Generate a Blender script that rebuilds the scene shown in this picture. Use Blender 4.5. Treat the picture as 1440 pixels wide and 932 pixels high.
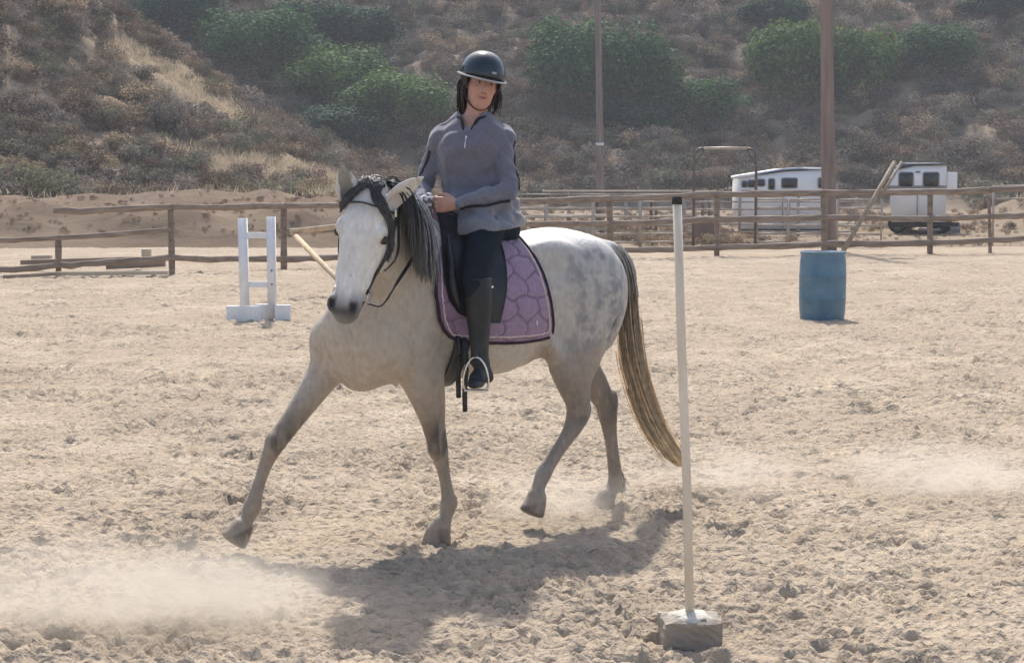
import bpy, bmesh, math, random
import numpy as np
from mathutils import Vector, Matrix

for _o in list(bpy.data.objects):
    bpy.data.objects.remove(_o)
SC = bpy.context.scene
COL = SC.collection
# ------------------------------------------------------------------ camera
FPX, CAMH, HORIZON = 2400.0, 1.7, 258.0          # focal length in 1440-wide pixels, eye height, horizon row
PITCH = math.atan((466.0 - HORIZON) / FPX)
cam = bpy.data.cameras.new("camera")
cam.sensor_width = 36.0
cam.lens = 36.0 * FPX / 1440.0
cam.clip_start = 0.1
cam.clip_end = 5000
camo = bpy.data.objects.new("camera", cam)
COL.objects.link(camo)
camo.location = (0, 0, CAMH)
camo.rotation_euler = (math.pi / 2 - PITCH, 0, 0)
SC.camera = camo
# ------------------------------------------------------------------ sky, sun, exposure
SUN_EL, SUN_AZ = math.radians(52), math.radians(-4)     # the sun stands behind the horse, a little to the left
w = bpy.data.worlds.new("World")
SC.world = w
w.use_nodes = True
_nt = w.node_tree
_sky = _nt.nodes.new("ShaderNodeTexSky")
_sky.sky_type = 'NISHITA'
_sky.sun_disc = False
_sky.sun_elevation = SUN_EL
_sky.sun_rotation = SUN_AZ
_sky.dust_density = 3.0
_bg = _nt.nodes["Background"]
_bg.inputs[1].default_value = 0.15
_nt.links.new(_sky.outputs[0], _bg.inputs[0])
sun = bpy.data.lights.new("sun", 'SUN')
sun.energy = 3.2
sun.angle = math.radians(1.6)
sun.color = (1.0, 0.945, 0.87)
suno = bpy.data.objects.new("sun", sun)
COL.objects.link(suno)
_d = Vector((math.sin(SUN_AZ) * math.cos(SUN_EL), math.cos(SUN_AZ) * math.cos(SUN_EL), math.sin(SUN_EL)))
suno.rotation_euler = _d.to_track_quat('Z', 'Y').to_euler()
suno.location = (0, 30, 40)
SC.view_settings.view_transform = 'Standard'
SC.view_settings.look = 'None'
SC.view_settings.gamma = 1.0
SC.view_settings.exposure = 0.6
SC.view_settings.use_curve_mapping = False
SC.render.engine = 'CYCLES'
SC.cycles.use_denoising = True
SC.cycles.max_bounces = 6
SC.cycles.transparent_max_bounces = 8
SC.cycles.volume_bounces = 1
SC.cycles.volume_step_rate = 3.0
SC.cycles.volume_max_steps = 128

# ------------------------------------------------------------------ helpers
rng = np.random.default_rng(7)
random.seed(7)


def ray(px, py):
    v0, v2 = (px - 720) / FPX, -(py - 466) / FPX
    c, s = math.cos(PITCH), math.sin(PITCH)
    return np.array([v0, c + v2 * s, -s + v2 * c])


def at(px, py, Y):
    """the point at distance Y that the photograph shows at (px, py)"""
    d = ray(px, py)
    return np.array([0, 0, CAMH]) + d * (Y / d[1])


def gnd(px, py, z=0.0):
    d = ray(px, py)
    return np.array([0, 0, CAMH]) + d * ((z - CAMH) / d[2])


def mesh_np(name, verts, faces, smooth=True):
    """faces: a list/array of equal-length index rows (tris or quads), or a list of several such arrays"""
    me = bpy.data.meshes.new(name)
    verts = np.asarray(verts, dtype=np.float32).reshape(-1, 3)
    if not isinstance(faces, (list, tuple)) or (len(faces) and np.ndim(faces[0]) == 1):
        faces = [np.asarray(faces)]
    faces = [np.asarray(f, dtype=np.int32) for f in faces if len(f)]
    tot = np.concatenate([np.full(len(f), f.shape[1], np.int32) for f in faces])
    idx = np.concatenate([f.ravel() for f in faces])
    me.vertices.add(len(verts))
    me.vertices.foreach_set("co", verts.ravel())
    me.loops.add(len(idx))
    me.loops.foreach_set("vertex_index", idx)
    me.polygons.add(len(tot))
    st = np.zeros(len(tot), np.int32)
    st[1:] = np.cumsum(tot)[:-1]
    me.polygons.foreach_set("loop_start", st)
    me.update(calc_edges=True)
    me.validate()
    if smooth:
        me.polygons.foreach_set("use_smooth", np.ones(len(me.polygons), bool))
    return me


def vcol(me, rgb, name="Col"):
    a = me.color_attributes.new(name, 'FLOAT_COLOR', 'POINT')
    c = np.ones((len(me.vertices), 4), np.float32)
    c[:, :3] = rgb
    a.data.foreach_set("color", c.ravel())


def link(o, parent=None):
    COL.objects.link(o)
    if parent is not None:
        o.parent = parent
    return o


def obj(name, me, m, parent=None):
    o = bpy.data.objects.new(name, me)
    if m is not None and len(me.materials) == 0:
        me.materials.append(m)
    return link(o, parent)


def tag(o, label=None, cat=None, group=None, kind=None):
    if label: o["label"] = label
    if cat: o["category"] = cat
    if group: o["group"] = group
    if kind: o["kind"] = kind
    return o


def empty(name, loc=(0, 0, 0), rz=0.0):
    o = bpy.data.objects.new(name, None)
    o.empty_display_size = 0.1
    o.location = loc
    o.rotation_euler = (0, 0, rz)
    return link(o)


class MB:
    """collects simple shapes into one mesh"""
    def __init__(s):
        s.v, s.q, s.t, s.n = [], [], [], 0

    def add(s, v, q=(), t=()):
        v = np.asarray(v, float).reshape(-1, 3)
        if len(q): s.q.append(np.asarray(q) + s.n)
        if len(t): s.t.append(np.asarray(t) + s.n)
        s.v.append(v)
        s.n += len(v)
        return s

    def box(s, c, size, R=None, bev=0.0):
        hx, hy, hz = [x / 2 for x in size]
        bm = bmesh.new()
        bmesh.ops.create_cube(bm, size=1.0)
        for v in bm.verts:
            v.co = Vector((v.co.x * 2 * hx, v.co.y * 2 * hy, v.co.z * 2 * hz))
        if bev > 0:
            bmesh.ops.bevel(bm, geom=bm.edges[:] , offset=bev, segments=2, affect='EDGES', profile=0.7)
        bmesh.ops.triangulate(bm, faces=[f for f in bm.faces if len(f.verts) > 4])
        bm.verts.index_update()
        v = np.array([x.co[:] for x in bm.verts])
        q = [[x.index for x in f.verts] for f in bm.faces if len(f.verts) == 4]
        t = [[x.index for x in f.verts] for f in bm.faces if len(f.verts) == 3]
        bm.free()
        if R is not None:
            v = v @ np.asarray(R).T
        return s.add(v + np.asarray(c), q, t)

    def tube(s, P, r, n=8, cap=True, flat=None, up=(0, 0, 1)):
        """tube along points P with radius r (number or list); flat=(a,b) scales the cross-section"""
        P = np.asarray(P, float)
        m = len(P)
        r = np.full(m, r) if np.isscalar(r) else np.asarray(r, float)
        T = np.gradient(P, axis=0)
        T /= np.linalg.norm(T, axis=1)[:, None] + 1e-12
        up = np.asarray(up, float)
        A = np.cross(T, up)
        bad = np.linalg.norm(A, axis=1) < 1e-3
        A[bad] = np.cross(T[bad], np.array([1.0, 0.13, 0.0]))
        A /= np.linalg.norm(A, axis=1)[:, None]
        B = np.cross(A, T)
        fa, fb = flat if flat else (1, 1)
        th = np.arange(n) * 2 * math.pi / n
        V = P[:, None] + r[:, None, None] * (np.cos(th)[None, :, None] * A[:, None] * fa + np.sin(th)[None, :, None] * B[:, None] * fb)
        i = np.arange(m - 1)[:, None] * n
        j = np.arange(n)[None]
        q = np.stack([i + j, i + (j + 1) % n, i + n + (j + 1) % n, i + n + j], -1).reshape(-1, 4)
        V = V.reshape(-1, 3)
        t = []
        if cap:
            V = np.vstack([V, P[0], P[-1]])
            a, b = m * n, m * n + 1
            t = [[a, (k + 1) % n, k] for k in range(n)] + [[b, (m - 1) * n + k, (m - 1) * n + (k + 1) % n] for k in range(n)]
        return s.add(V, q, t)

    def lathe(s, prof, c=(0, 0, 0), n=32):
        prof = np.asarray(prof, float)
        m = len(prof)
        th = np.arange(n) * 2 * math.pi / n
        V = np.stack([prof[:, 0, None] * np.cos(th), prof[:, 0, None] * np.sin(th), np.repeat(prof[:, 1, None], n, 1)], -1).reshape(-1, 3)
        i = np.arange(m - 1)[:, None] * n
        j = np.arange(n)[None]
        q = np.stack([i + j, i + (j + 1) % n, i + n + (j + 1) % n, i + n + j], -1).reshape(-1, 4)
        return s.add(V + np.asarray(c), q)

    def prism(s, poly, y0, y1, M=None):
        """poly: (x,z) outline, extruded from y0 to y1"""
        n = len(poly)
        v = np.array([[p[0], y0, p[1]] for p in poly] + [[p[0], y1, p[1]] for p in poly])
        q = [[i, (i + 1) % n, n + (i + 1) % n, n + i] for i in range(n)]
        c0, c1 = v[:n].mean(0), v[n:].mean(0)
        v = np.vstack([v, c0, c1])
        t = [[2 * n, (i + 1) % n, i] for i in range(n)] + [[2 * n + 1, n + i, n + (i + 1) % n] for i in range(n)]
        if M is not None:
            v = v @ np.asarray(M).T
        return s.add(v, q, t)

    def mesh(s, name, smooth=False):
        fs = []
        if s.q: fs.append(np.concatenate(s.q))
        if s.t: fs.append(np.concatenate(s.t))
        me = mesh_np(name, np.concatenate(s.v), fs, smooth)
        bm = bmesh.new()
        bm.from_mesh(me)
        bmesh.ops.recalc_face_normals(bm, faces=bm.faces)
        bm.to_mesh(me)
        bm.free()
        if smooth:
            me.polygons.foreach_set("use_smooth", np.ones(len(me.polygons), bool))
        return me

    def build(s, name, m, parent=None, smooth=False):
        return obj(name, s.mesh(name, smooth), m, parent)


def rotz(a):
    c, s = math.cos(a), math.sin(a)
    return np.array([[c, -s, 0], [s, c, 0], [0, 0, 1]])


def mat(name, c1, c2=None, scale=5.0, rough=0.8, bump=0.0, bscale=None, metal=0.0, detail=6.0, attr=False, coord='Object',
        spec=0.3, stretch=None, transl=0.0, c3=None, scale3=1.0, trans=0.0, lo=0.35, hi=0.65, sheen=0.0, bump2=None):
    """Principled material: two-colour noise (x vertex colour if attr) plus fine bump"""
    m = bpy.data.materials.new(name)
    m.use_nodes = True
    nt = m.node_tree
    N, L = nt.nodes, nt.links
    b = N["Principled BSDF"]
    b.inputs["Roughness"].default_value = rough
    b.inputs["Metallic"].default_value = metal
    b.inputs["Specular IOR Level"].default_value = spec
    if sheen: b.inputs["Sheen Weight"].default_value = sheen
    if trans: b.inputs["Transmission Weight"].default_value = trans
    tc = N.new("ShaderNodeTexCoord")
    vec = tc.outputs[coord]
    if stretch:
        mp = N.new("ShaderNodeMapping")
        mp.inputs["Scale"].default_value = stretch
        L.new(vec, mp.inputs[0])
        vec = mp.outputs[0]

    def noise(sc, dt=detail, r=0.55):
        n = N.new("ShaderNodeTexNoise")
        n.inputs["Scale"].default_value = sc
        n.inputs["Detail"].default_value = dt
        n.inputs["Roughness"].default_value = r
        L.new(vec, n.inputs["Vector"])
        return n.outputs["Fac"]

    def ramp(f, lo=lo, hi=hi):
        mr = N.new("ShaderNodeMapRange")
        mr.inputs[1].default_value = lo
        mr.inputs[2].default_value = hi
        L.new(f, mr.inputs[0])
        return mr.outputs[0]

    def mix(f, a, bb, mode='MIX'):
        x = N.new("ShaderNodeMix")
        x.data_type = 'RGBA'
        x.blend_type = mode
        if isinstance(f, float): x.inputs[0].default_value = f
        else: L.new(f, x.inputs[0])
        for k, v in ((6, a), (7, bb)):
            if isinstance(v, tuple): x.inputs[k].default_value = (*v, 1)
            else: L.new(v, x.inputs[k])
        return x.outputs[2]
    col = None
    if c2 is not None:
        col = mix(ramp(noise(scale)), c1, c2)
    if c3 is not None:
        col = mix(ramp(noise(scale3, 3)), col, c3)
    if attr:
        at_ = N.new("ShaderNodeAttribute")
        at_.attribute_name = "Col"
        if col is None:
            col = mix(1.0, at_.outputs[0], c1, 'MULTIPLY')
        else:
            col = mix(1.0, at_.outputs[0], col, 'MULTIPLY')
    if col is None:
        b.inputs["Base Color"].default_value = (*c1, 1)
    else:
        L.new(col, b.inputs["Base Color"])
    if bump2:
        b2 = N.new("ShaderNodeBump")
        b2.inputs["Strength"].default_value = 1.0
        b2.inputs["Distance"].default_value = bump2[0]
        L.new(noise(bump2[1], 3), b2.inputs["Height"])
    if bump:
        bn = N.new("ShaderNodeBump")
        bn.inputs["Strength"].default_value = 1.0
        bn.inputs["Distance"].default_value = bump
        L.new(noise(bscale or scale * 4, 4), bn.inputs["Height"])
        if bump2: L.new(b2.outputs[0], bn.inputs["Normal"])
        L.new(bn.outputs[0], b.inputs["Normal"])
    if transl:
        tr = N.new("ShaderNodeBsdfTranslucent")
        if col is None: tr.inputs[0].default_value = (*c1, 1)
        else: L.new(col, tr.inputs[0])
        ms = N.new("ShaderNodeMixShader")
        ms.inputs[0].default_value = transl
        L.new(b.outputs[0], ms.inputs[1])
        L.new(tr.outputs[0], ms.inputs[2])
        L.new(ms.outputs[0], N["Material Output"].inputs[0])
    return m


def fft_noise(nx, ny, cell, lo, hi, beta, seed):
    """periodic gaussian noise, power law, wavelengths between lo and hi metres, unit variance"""
    r = np.random.default_rng(seed)
    kx = np.fft.fftfreq(nx, cell)[:, None]
    ky = np.fft.rfftfreq(ny, cell)[None]
    k = np.sqrt(kx * kx + ky * ky) + 1e-9
    a = k ** (-beta / 2) * (k < 1 / lo) * (k > 1 / hi)
    ph = r.uniform(0, 2 * math.pi, a.shape)
    z = np.fft.irfft2(a * np.exp(1j * ph), s=(nx, ny))
    return (z / z.std()).astype(np.float32)


def bil(G, x, y, x0, y0, cell):
    u = np.clip((x - x0) / cell, 0, G.shape[0] - 1.001)
    v = np.clip((y - y0) / cell, 0, G.shape[1] - 1.001)
    i, j = u.astype(int), v.astype(int)
    u, v = u - i, v - j
    return G[i, j] * (1 - u) * (1 - v) + G[i + 1, j] * u * (1 - v) + G[i, j + 1] * (1 - u) * v + G[i + 1, j + 1] * u * v


def sstep(a, b, x):
    t = np.clip((x - a) / (b - a), 0, 1)
    return t * t * (3 - 2 * t)


def grid_faces(nx, ny):
    i = np.arange(nx - 1)[:, None] * ny
    j = np.arange(ny - 1)[None]
    return np.stack([i + j, i + ny + j, i + ny + j + 1, i + j + 1], -1).reshape(-1, 4)


def catmull(P, sub):
    P = np.asarray(P, float)
    Q = np.vstack([2 * P[0] - P[1], P, 2 * P[-1] - P[-2]])
    out = []
    for i in range(len(P) - 1):
        p0, p1, p2, p3 = Q[i:i + 4]
        for k in range(sub):
            t = k / sub
            out.append(0.5 * (2 * p1 + (p2 - p0) * t + (2 * p0 - 5 * p1 + 4 * p2 - p3) * t * t + (3 * p1 - p0 - 3 * p2 + p3) * t ** 3))
    out.append(P[-1])
    return np.array(out)
# ------------------------------------------------------------------ arena sand: hoof-churned relief
M_SAND = mat("sand", (0.36, 0.292, 0.215), (0.485, 0.402, 0.305), scale=1.6, rough=0.95, bump=0.012, bscale=45.0, spec=0.08, detail=9.0,
             c3=(0.37, 0.30, 0.225), scale3=0.45, bump2=(0.045, 14.0))
HX0, HY0, HC = -20.0, 3.0, 0.0165
HNX, HNY = 2424, 2620
SANDH = np.zeros((HNX, HNY), np.float32)
_na = fft_noise(HNX, HNY, HC, 0.045, 0.26, 1.1, 1)
_nb = fft_noise(HNX, HNY, HC, 0.045, 0.24, .9, 4)
SANDH += 0.014 * (1 - np.abs(_na) * 1.2) + 0.009 * _nb + 0.016 * fft_noise(HNX, HNY, HC, 0.5, 4.0, 2.0, 2)
_r = np.random.default_rng(11)
for _k in range(46000):
    _ci, _cj = _r.integers(14, HNX - 14), _r.integers(14, HNY - 14)
    _R = (0.026 + 0.05 * _r.random() ** 2.0) / HC
    _n = int(_R * 1.9) + 1
    _a = _r.uniform(0, math.pi)
    _e = _r.uniform(0.75, 1.3)
    _g = np.arange(-_n, _n + 1)
    _u, _v = np.meshgrid(_g, _g, indexing='ij')
    _uu, _vv = (_u * math.cos(_a) + _v * math.sin(_a)) * _e, (-_u * math.sin(_a) + _v * math.cos(_a)) / _e
    _q = np.sqrt(_uu ** 2 + _vv ** 2) / _R
    _side = 1 + 0.8 * _uu / (_R + 1e-6) * np.clip(_q, 0, 1)
    _p = np.where(_q < 1, -(1 - _q ** 2.5), 0) + 0.45 * np.exp(-((_q - 1.15) / 0.28) ** 2) * np.clip(_side, 0.1, 2)
    SANDH[_ci - _n:_ci + _n + 1, _cj - _n:_cj + _n + 1] += (_r.uniform(0.28, 0.60) * _R * HC * _p).astype(np.float32)
SANDH *= np.clip(0.85 + 0.28 * fft_noise(HNX, HNY, HC, 0.8, 6.0, 1.5, 9), 0.35, 1.35)      # trodden and loose patches
SANDH = np.tanh(SANDH / 0.075) * 0.075
SANDH += 0.0065 * fft_noise(HNX, HNY, HC, 0.04, 0.12, 0.5, 3)


def sand_z(x, y):
    x, y = np.asarray(x, float), np.asarray(y, float)
    return 1.02 * bil(SANDH, x, y, HX0, HY0, HC) * (1 - 0.6 * sstep(30, 44, y))


_ny = 1300
_Y = 3.4 * (46.0 / 3.4) ** (np.arange(_ny) / (_ny - 1))
_nx = 450
_U = np.linspace(-1, 1, _nx)
_X = _U[None] * (0.46 * _Y[:, None] + 1.2)
_YY = np.repeat(_Y[:, None], _nx, 1)
_V = np.stack([_X, _YY, sand_z(_X, _YY)], -1).reshape(-1, 3)
_F = grid_faces(_ny, _nx)[:, ::-1]
tag(obj("arena_sand", mesh_np("arena_sand", _V, _F), M_SAND), kind="structure")

# the flat land round it, to the horizon
M_DIRT = mat("dry_dirt", (0.34, 0.27, 0.20), (0.46, 0.38, 0.29), scale=0.5, rough=0.95, bump=0.03, bscale=3.0, spec=0.1)
_b = MB()
_b.add([(-400, -400, -0.14), (400, -400, -0.14), (400, 400, -0.14), (-400, 400, -0.14)], [[0, 1, 2, 3]])
tag(_b.build("ground", M_DIRT), kind="structure")

# ------------------------------------------------------------------ hills and dirt banks behind the fence
_TC = 0.5
_TX0, _TY0, _TNX, _TNY = -110.0, 36.0, 440, 420
_tn1 = fft_noise(_TNX, _TNY, _TC, 6, 40, 2.4, 21)
_tn2 = fft_noise(_TNX, _TNY, _TC, 1.2, 6, 2.0, 22)


def land_z(x, y):
    x, y = np.asarray(x, float), np.asarray(y, float)
    n1, n2 = bil(_tn1, x, y, _TX0, _TY0, _TC), bil(_tn2, x, y, _TX0, _TY0, _TC)
    # long back hill
    d = np.clip(y - 104 - 5 * np.sin(x * 0.045 + 1.0) - 2.2 * n1, 0, None)
    back = 0.34 * d + 0.0022 * d * d
    back = back * (1 + 0.05 * n1) + 0.25 * n2 * sstep(0, 6, d)
    # spur that comes down from the upper left
    crest = np.interp(-x, [-6, 0, 4.8, 9.5, 12, 16.6, 21.4, 26, 34, 60, 110], [-0.9, -0.3, 0.9, 2.5, 3.7, 6.6, 10.6, 14.5, 20.0, 36.0, 60.0])
    yc = 94.0 - 0.25 * np.clip(-x - 20, 0, None)
    up = sstep(56.0, yc + 4, y) ** 0.9
    dn = 1 - 0.75 * sstep(yc, yc + 45, y)
    spur = crest * up * dn + 0.35 * n1 * sstep(0.5, 4, crest) * up + 0.22 * n2 * sstep(0.3, 3, crest) * up
    z = np.maximum(back, spur)
    # graded dirt bank behind the left fence and low heaps behind the right fence
    bank = (1.08 + 0.14 * n1) * sstep(45.0 + .5 * np.clip(n1, -1.2, 1.2), 49.6 + .5 * n1, y) * (1 - sstep(57, 68, y)) * (1 - sstep(-3.0, 1.5, x))
    heap = (0.75 + 0.25 * n1) * sstep(58, 64, y) * (1 - sstep(68, 80, y)) * sstep(17, 21, x)
    z = np.maximum(z, np.maximum(bank + 0.11 * n2 * sstep(0.1, 0.5, bank), heap + 0.1 * n2 * sstep(.05, .4, heap)))
    return z + 0.02 * n2 * sstep(44, 50, y) - 0.03 + .03 * sstep(44, 47, y)


# pale bare strips where grass shows instead of scrub, by the photo's rows: (px,py,Y) polylines on the spur
def near_path(px, py):
    best = np.full(np.shape(px), 1e9)
    for A, B in (((225, 205), (330, 232)), ((330, 232), (490, 262)), ((165, 70), (225, 100)), ((225, 100), (300, 150)), ((300, 150), (330, 175))):
        ax, ay, bx, by = *A, *B
        t = np.clip(((px - ax) * (bx - ax) + (py - ay) * (by - ay)) / ((bx - ax) ** 2 + (by - ay) ** 2), 0, 1)
        best = np.minimum(best, np.hypot(px - ax - t * (bx - ax), py - ay - t * (by - ay)))
    return best


def pix(x, y, z):
    z = z - CAMH
    c, s = math.cos(PITCH), math.sin(PITCH)
    yy, zz = y * c - z * s, y * s + z * c
    return 720 + FPX * x / yy, 466 - FPX * zz / yy


_gx = np.linspace(-105, 105, 420)
_gy = 42.0 + np.linspace(0, 1, 330) ** 1.25 * 190
_X, _Y2 = np.meshgrid(_gx, _gy, indexing='ij')
_Z = land_z(_X, np.clip(_Y2, 37, 244))
_V = np.stack([_X, _Y2, _Z], -1).reshape(-1, 3)
# dry hillside soil with pale grass
M_HILL = mat("hillside_soil", (0.19, 0.15, 0.108), (0.32, 0.255, 0.18), scale=0.16, rough=0.95, bump=0.12, bscale=1.1, spec=0.05, detail=8.0,
             c3=(0.24, 0.185, 0.14), scale3=0.05, attr=True)
_me = mesh_np("hill", _V, grid_faces(420, 330))
_pp = pix(_V[:, 0], _V[:, 1], _V[:, 2])
_bare = (1 - sstep(6, 15, near_path(*_pp))) * (_V[:, 1] < 100)
_brown = (1 - sstep(-2, 2, _V[:, 0])) * (1 - sstep(54, 60, _V[:, 1])) * (.6 + .4 * sstep(-.8, .8, bil(_tn2, _V[:, 0], np.clip(_V[:, 1], 37, 244), _TX0, _TY0, _TC)))
vcol(_me, (1.0 + _bare[:, None] * np.array([[.75, .75, .72]])) * (1 - _brown[:, None] * np.array([[.36, .40, .42]])))      # pale bare earth along the old track on the spur
tag(obj("hill", _me, M_HILL), kind="structure")
# ------------------------------------------------------------------ plants on the hills
M_SCRUB = mat("scrub_leaves", (0.75, 0.75, 0.75), (1.25, 1.2, 1.15), scale=0.8, rough=0.9, attr=True, spec=0.1, transl=0.22)
M_LEAF = mat("tree_leaves", (0.7, 0.75, 0.7), (1.3, 1.25, 1.1), scale=0.5, rough=0.75, attr=True, spec=0.2, transl=0.3)
M_TWIG = mat("grey_twigs", (0.16, 0.13, 0.10), (0.24, 0.20, 0.16), scale=2.0, rough=0.9, bump=0.01)


def clump(n, leaf, r, lobes=5, flat=0.8, up=0.35):
    """leaf quads through a lumpy crown of unit size: verts (n,4,3), centre heights"""
    L = [(np.zeros(3), 1.0)]
    for _ in range(lobes):
        a, e = r.uniform(0, 2 * math.pi), r.uniform(-0.1, 0.9)
        L.append((np.array([math.cos(a) * math.cos(e), math.sin(a) * math.cos(e), math.sin(e)]) * r.uniform(0.5, 0.8), r.uniform(0.35, 0.6)))
    w = np.array([l[1] ** 2 for l in L])
    k = r.choice(len(L), n, p=w / w.sum())
    d = r.normal(size=(n, 3))
    d /= np.linalg.norm(d, axis=1)[:, None]
    rad = r.uniform(0.45, 1.05, n) ** 0.6
    c = np.array([l[0] for l in L])[k] + d * (np.array([l[1] for l in L])[k] * 0.72 * rad)[:, None]
    c[:, 2] *= flat
    nrm = d + r.normal(size=(n, 3)) * 0.4 + np.array([0, 0, up])
    nrm /= np.linalg.norm(nrm, axis=1)[:, None]
    t = np.cross(nrm, r.normal(size=(n, 3)))
    t /= np.linalg.norm(t, axis=1)[:, None]
    b = np.cross(nrm, t)
    s1 = leaf * r.uniform(0.6, 1.4, n)[:, None]
    s2 = s1 * r.uniform(0.45, 0.9, n)[:, None]
    q = np.stack([c - t * s1, c - b * s2 + nrm * s1 * 0.2, c + t * s1, c + b * s2 + nrm * s1 * 0.2], 1)
    return q


_pr = np.random.default_rng(5)
BUSHCOL = bpy.data.collections.new("bush_shapes")
M_SCRUBI = mat("scrub_mass_leaves", (0.75, 0.75, 0.75), (1.25, 1.2, 1.15), scale=1.5, rough=0.9, attr=True, spec=0.1, transl=0.22)
for _nd in M_SCRUBI.node_tree.nodes:
    if _nd.type == 'ATTRIBUTE':
        _nt2 = M_SCRUBI.node_tree
        _in = _nt2.nodes.new("ShaderNodeAttribute")
        _in.attribute_type = 'INSTANCER'
        _in.attribute_name = "tint"
        _mx = _nt2.nodes.new("ShaderNodeVectorMath")
        _mx.operation = 'MULTIPLY'
        _lk = [l for l in _nt2.links if l.from_node == _nd][0]
        _to = _lk.to_socket
        _nt2.links.new(_nd.outputs[0], _mx.inputs[0])
        _nt2.links.new(_in.outputs["Vector"], _mx.inputs[1])
        _nt2.links.new(_mx.outputs[0], _to)
        break
NB = 9
for _k in range(NB):
    _n = 620
    _q = clump(_n, 0.052, _pr, 9, 0.8, up=.6)
    _V = _q.reshape(-1, 3)
    _me = mesh_np("bush_shape", _V, np.arange(len(_V)).reshape(-1, 4), smooth=False)
    vcol(_me, np.repeat(np.ones((1, 3)) * _pr.uniform(0.7, 1.35, (_n, 1)), 4, 0))
    _me.materials.append(M_SCRUBI)
    BUSHCOL.objects.link(bpy.data.objects.new("bush_shape", _me))


def scrub_colour(r):
    k = r.random()
    if k < 0.40: c = np.array([0.185, 0.142, 0.108])      # brown, dry
    elif k < 0.66: c = np.array([0.215, 0.19, 0.165])    # grey
    elif k < 0.88: c = np.array([0.145, 0.150, 0.102])    # sage
    else: c = np.array([0.30, 0.235, 0.155])                # straw
    return c * r.uniform(0.5, 1.5)


_y = _pr.uniform(58, 160, 22000)
_x = _pr.uniform(-0.50, 0.50, 22000) * _y
_z = land_z(_x, _y)
_px, _py = pix(_x, _y, _z)
_ok = ~((_z < 0.35) | ((_y < 70) & (_x > -4)) | (_py < -170)) & ~((near_path(_px, _py) < 13) & (_pr.random(22000) < 0.93)) & ~((_py > 268) & (_pr.random(22000) < 0.5))
_ii = np.nonzero(_ok)[0][:8600]
_n = len(_ii)
_R = _pr.uniform(0.5, 1.2, _n) * np.where(_y[_ii] < 100, 0.8, 1.15) * np.where(_pr.random(_n) < 0.08, 1.4, 1.0)
_sx, _sy, _sz = _x[_ii], _y[_ii], _z[_ii]
_tint = np.array([scrub_colour(_pr) for _ in range(_n)])
# low weeds and clods on the dirt bank and on the flat land behind the fence
_m = 5200
_wy = 46.5 + 56 * _pr.random(_m) ** 1.5
_wx = _pr.uniform(-0.45, 0.45, _m) * _wy
_wz = land_z(_wx, _wy)
_sx, _sy, _sz = np.append(_sx, _wx), np.append(_sy, _wy), np.append(_sz, _wz)
_wr = 0.05 + 0.30 * _pr.random(_m) ** 2.5
_wr[(_wx < -1) & (_wy < 60)] *= .5
_wr[(_wx > 8) & (_wy < 60)] *= .35
_R = np.append(_R, _wr)
_wc = np.where(_pr.random((_m, 1)) < .55, np.array([[.20, .15, .11]]), np.array([[.33, .26, .18]])) * _pr.uniform(.6, 1.3, (_m, 1))
_tint = np.vstack([_tint, _wc])
_n += _m
_me = bpy.data.meshes.new("hillside_scrub")
_me.vertices.add(_n)
_me.vertices.foreach_set("co", np.stack([_sx, _sy, _sz + _R * .36], -1).astype(np.float32).ravel())
_me.attributes.new("size", 'FLOAT', 'POINT').data.foreach_set("value", _R.astype(np.float32))
_me.attributes.new("turn", 'FLOAT', 'POINT').data.foreach_set("value", _pr.uniform(0, 6.28, _n).astype(np.float32))
_me.attributes.new("shape", 'INT', 'POINT').data.foreach_set("value", _pr.integers(0, NB, _n).astype(np.int32))
_me.attributes.new("tint", 'FLOAT_VECTOR', 'POINT').data.foreach_set("vector", _tint.astype(np.float32).ravel())
_g = bpy.data.node_groups.new("scatter_scrub", 'GeometryNodeTree')
_g.interface.new_socket("Geometry", in_out='INPUT', socket_type='NodeSocketGeometry')
_g.interface.new_socket("Geometry", in_out='OUTPUT', socket_type='NodeSocketGeometry')
_gi, _go = _g.nodes.new("NodeGroupInput"), _g.nodes.new("NodeGroupOutput")
_ci = _g.nodes.new("GeometryNodeCollectionInfo")
_ci.inputs["Collection"].default_value = BUSHCOL
_ci.inputs["Separate Children"].default_value = True
_ci.inputs["Reset Children"].default_value = True
_ip = _g.nodes.new("GeometryNodeInstanceOnPoints")
_ip.inputs["Pick Instance"].default_value = True


def _nattr(name, tp):
    q = _g.nodes.new("GeometryNodeInputNamedAttribute")
    q.data_type = tp
    q.inputs["Name"].default_value = name
    return q.outputs["Attribute"]


_cx = _g.nodes.new("ShaderNodeCombineXYZ")
_g.links.new(_nattr("turn", 'FLOAT'), _cx.inputs[2])
_g.links.new(_gi.outputs[0], _ip.inputs["Points"])
_g.links.new(_ci.outputs[0], _ip.inputs["Instance"])
_g.links.new(_nattr("shape", 'INT'), _ip.inputs["Instance Index"])
_g.links.new(_cx.outputs[0], _ip.inputs["Rotation"])
_g.links.new(_nattr("size", 'FLOAT'), _ip.inputs["Scale"])
_g.links.new(_ip.outputs[0], _go.inputs[0])
_o = obj("hillside_scrub", _me, M_SCRUBI)
_o.modifiers.new("scatter", 'NODES').node_group = _g
tag(_o, "dry grey-brown scrub covering the hillside behind the arena", "scrub", kind="stuff")

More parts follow.
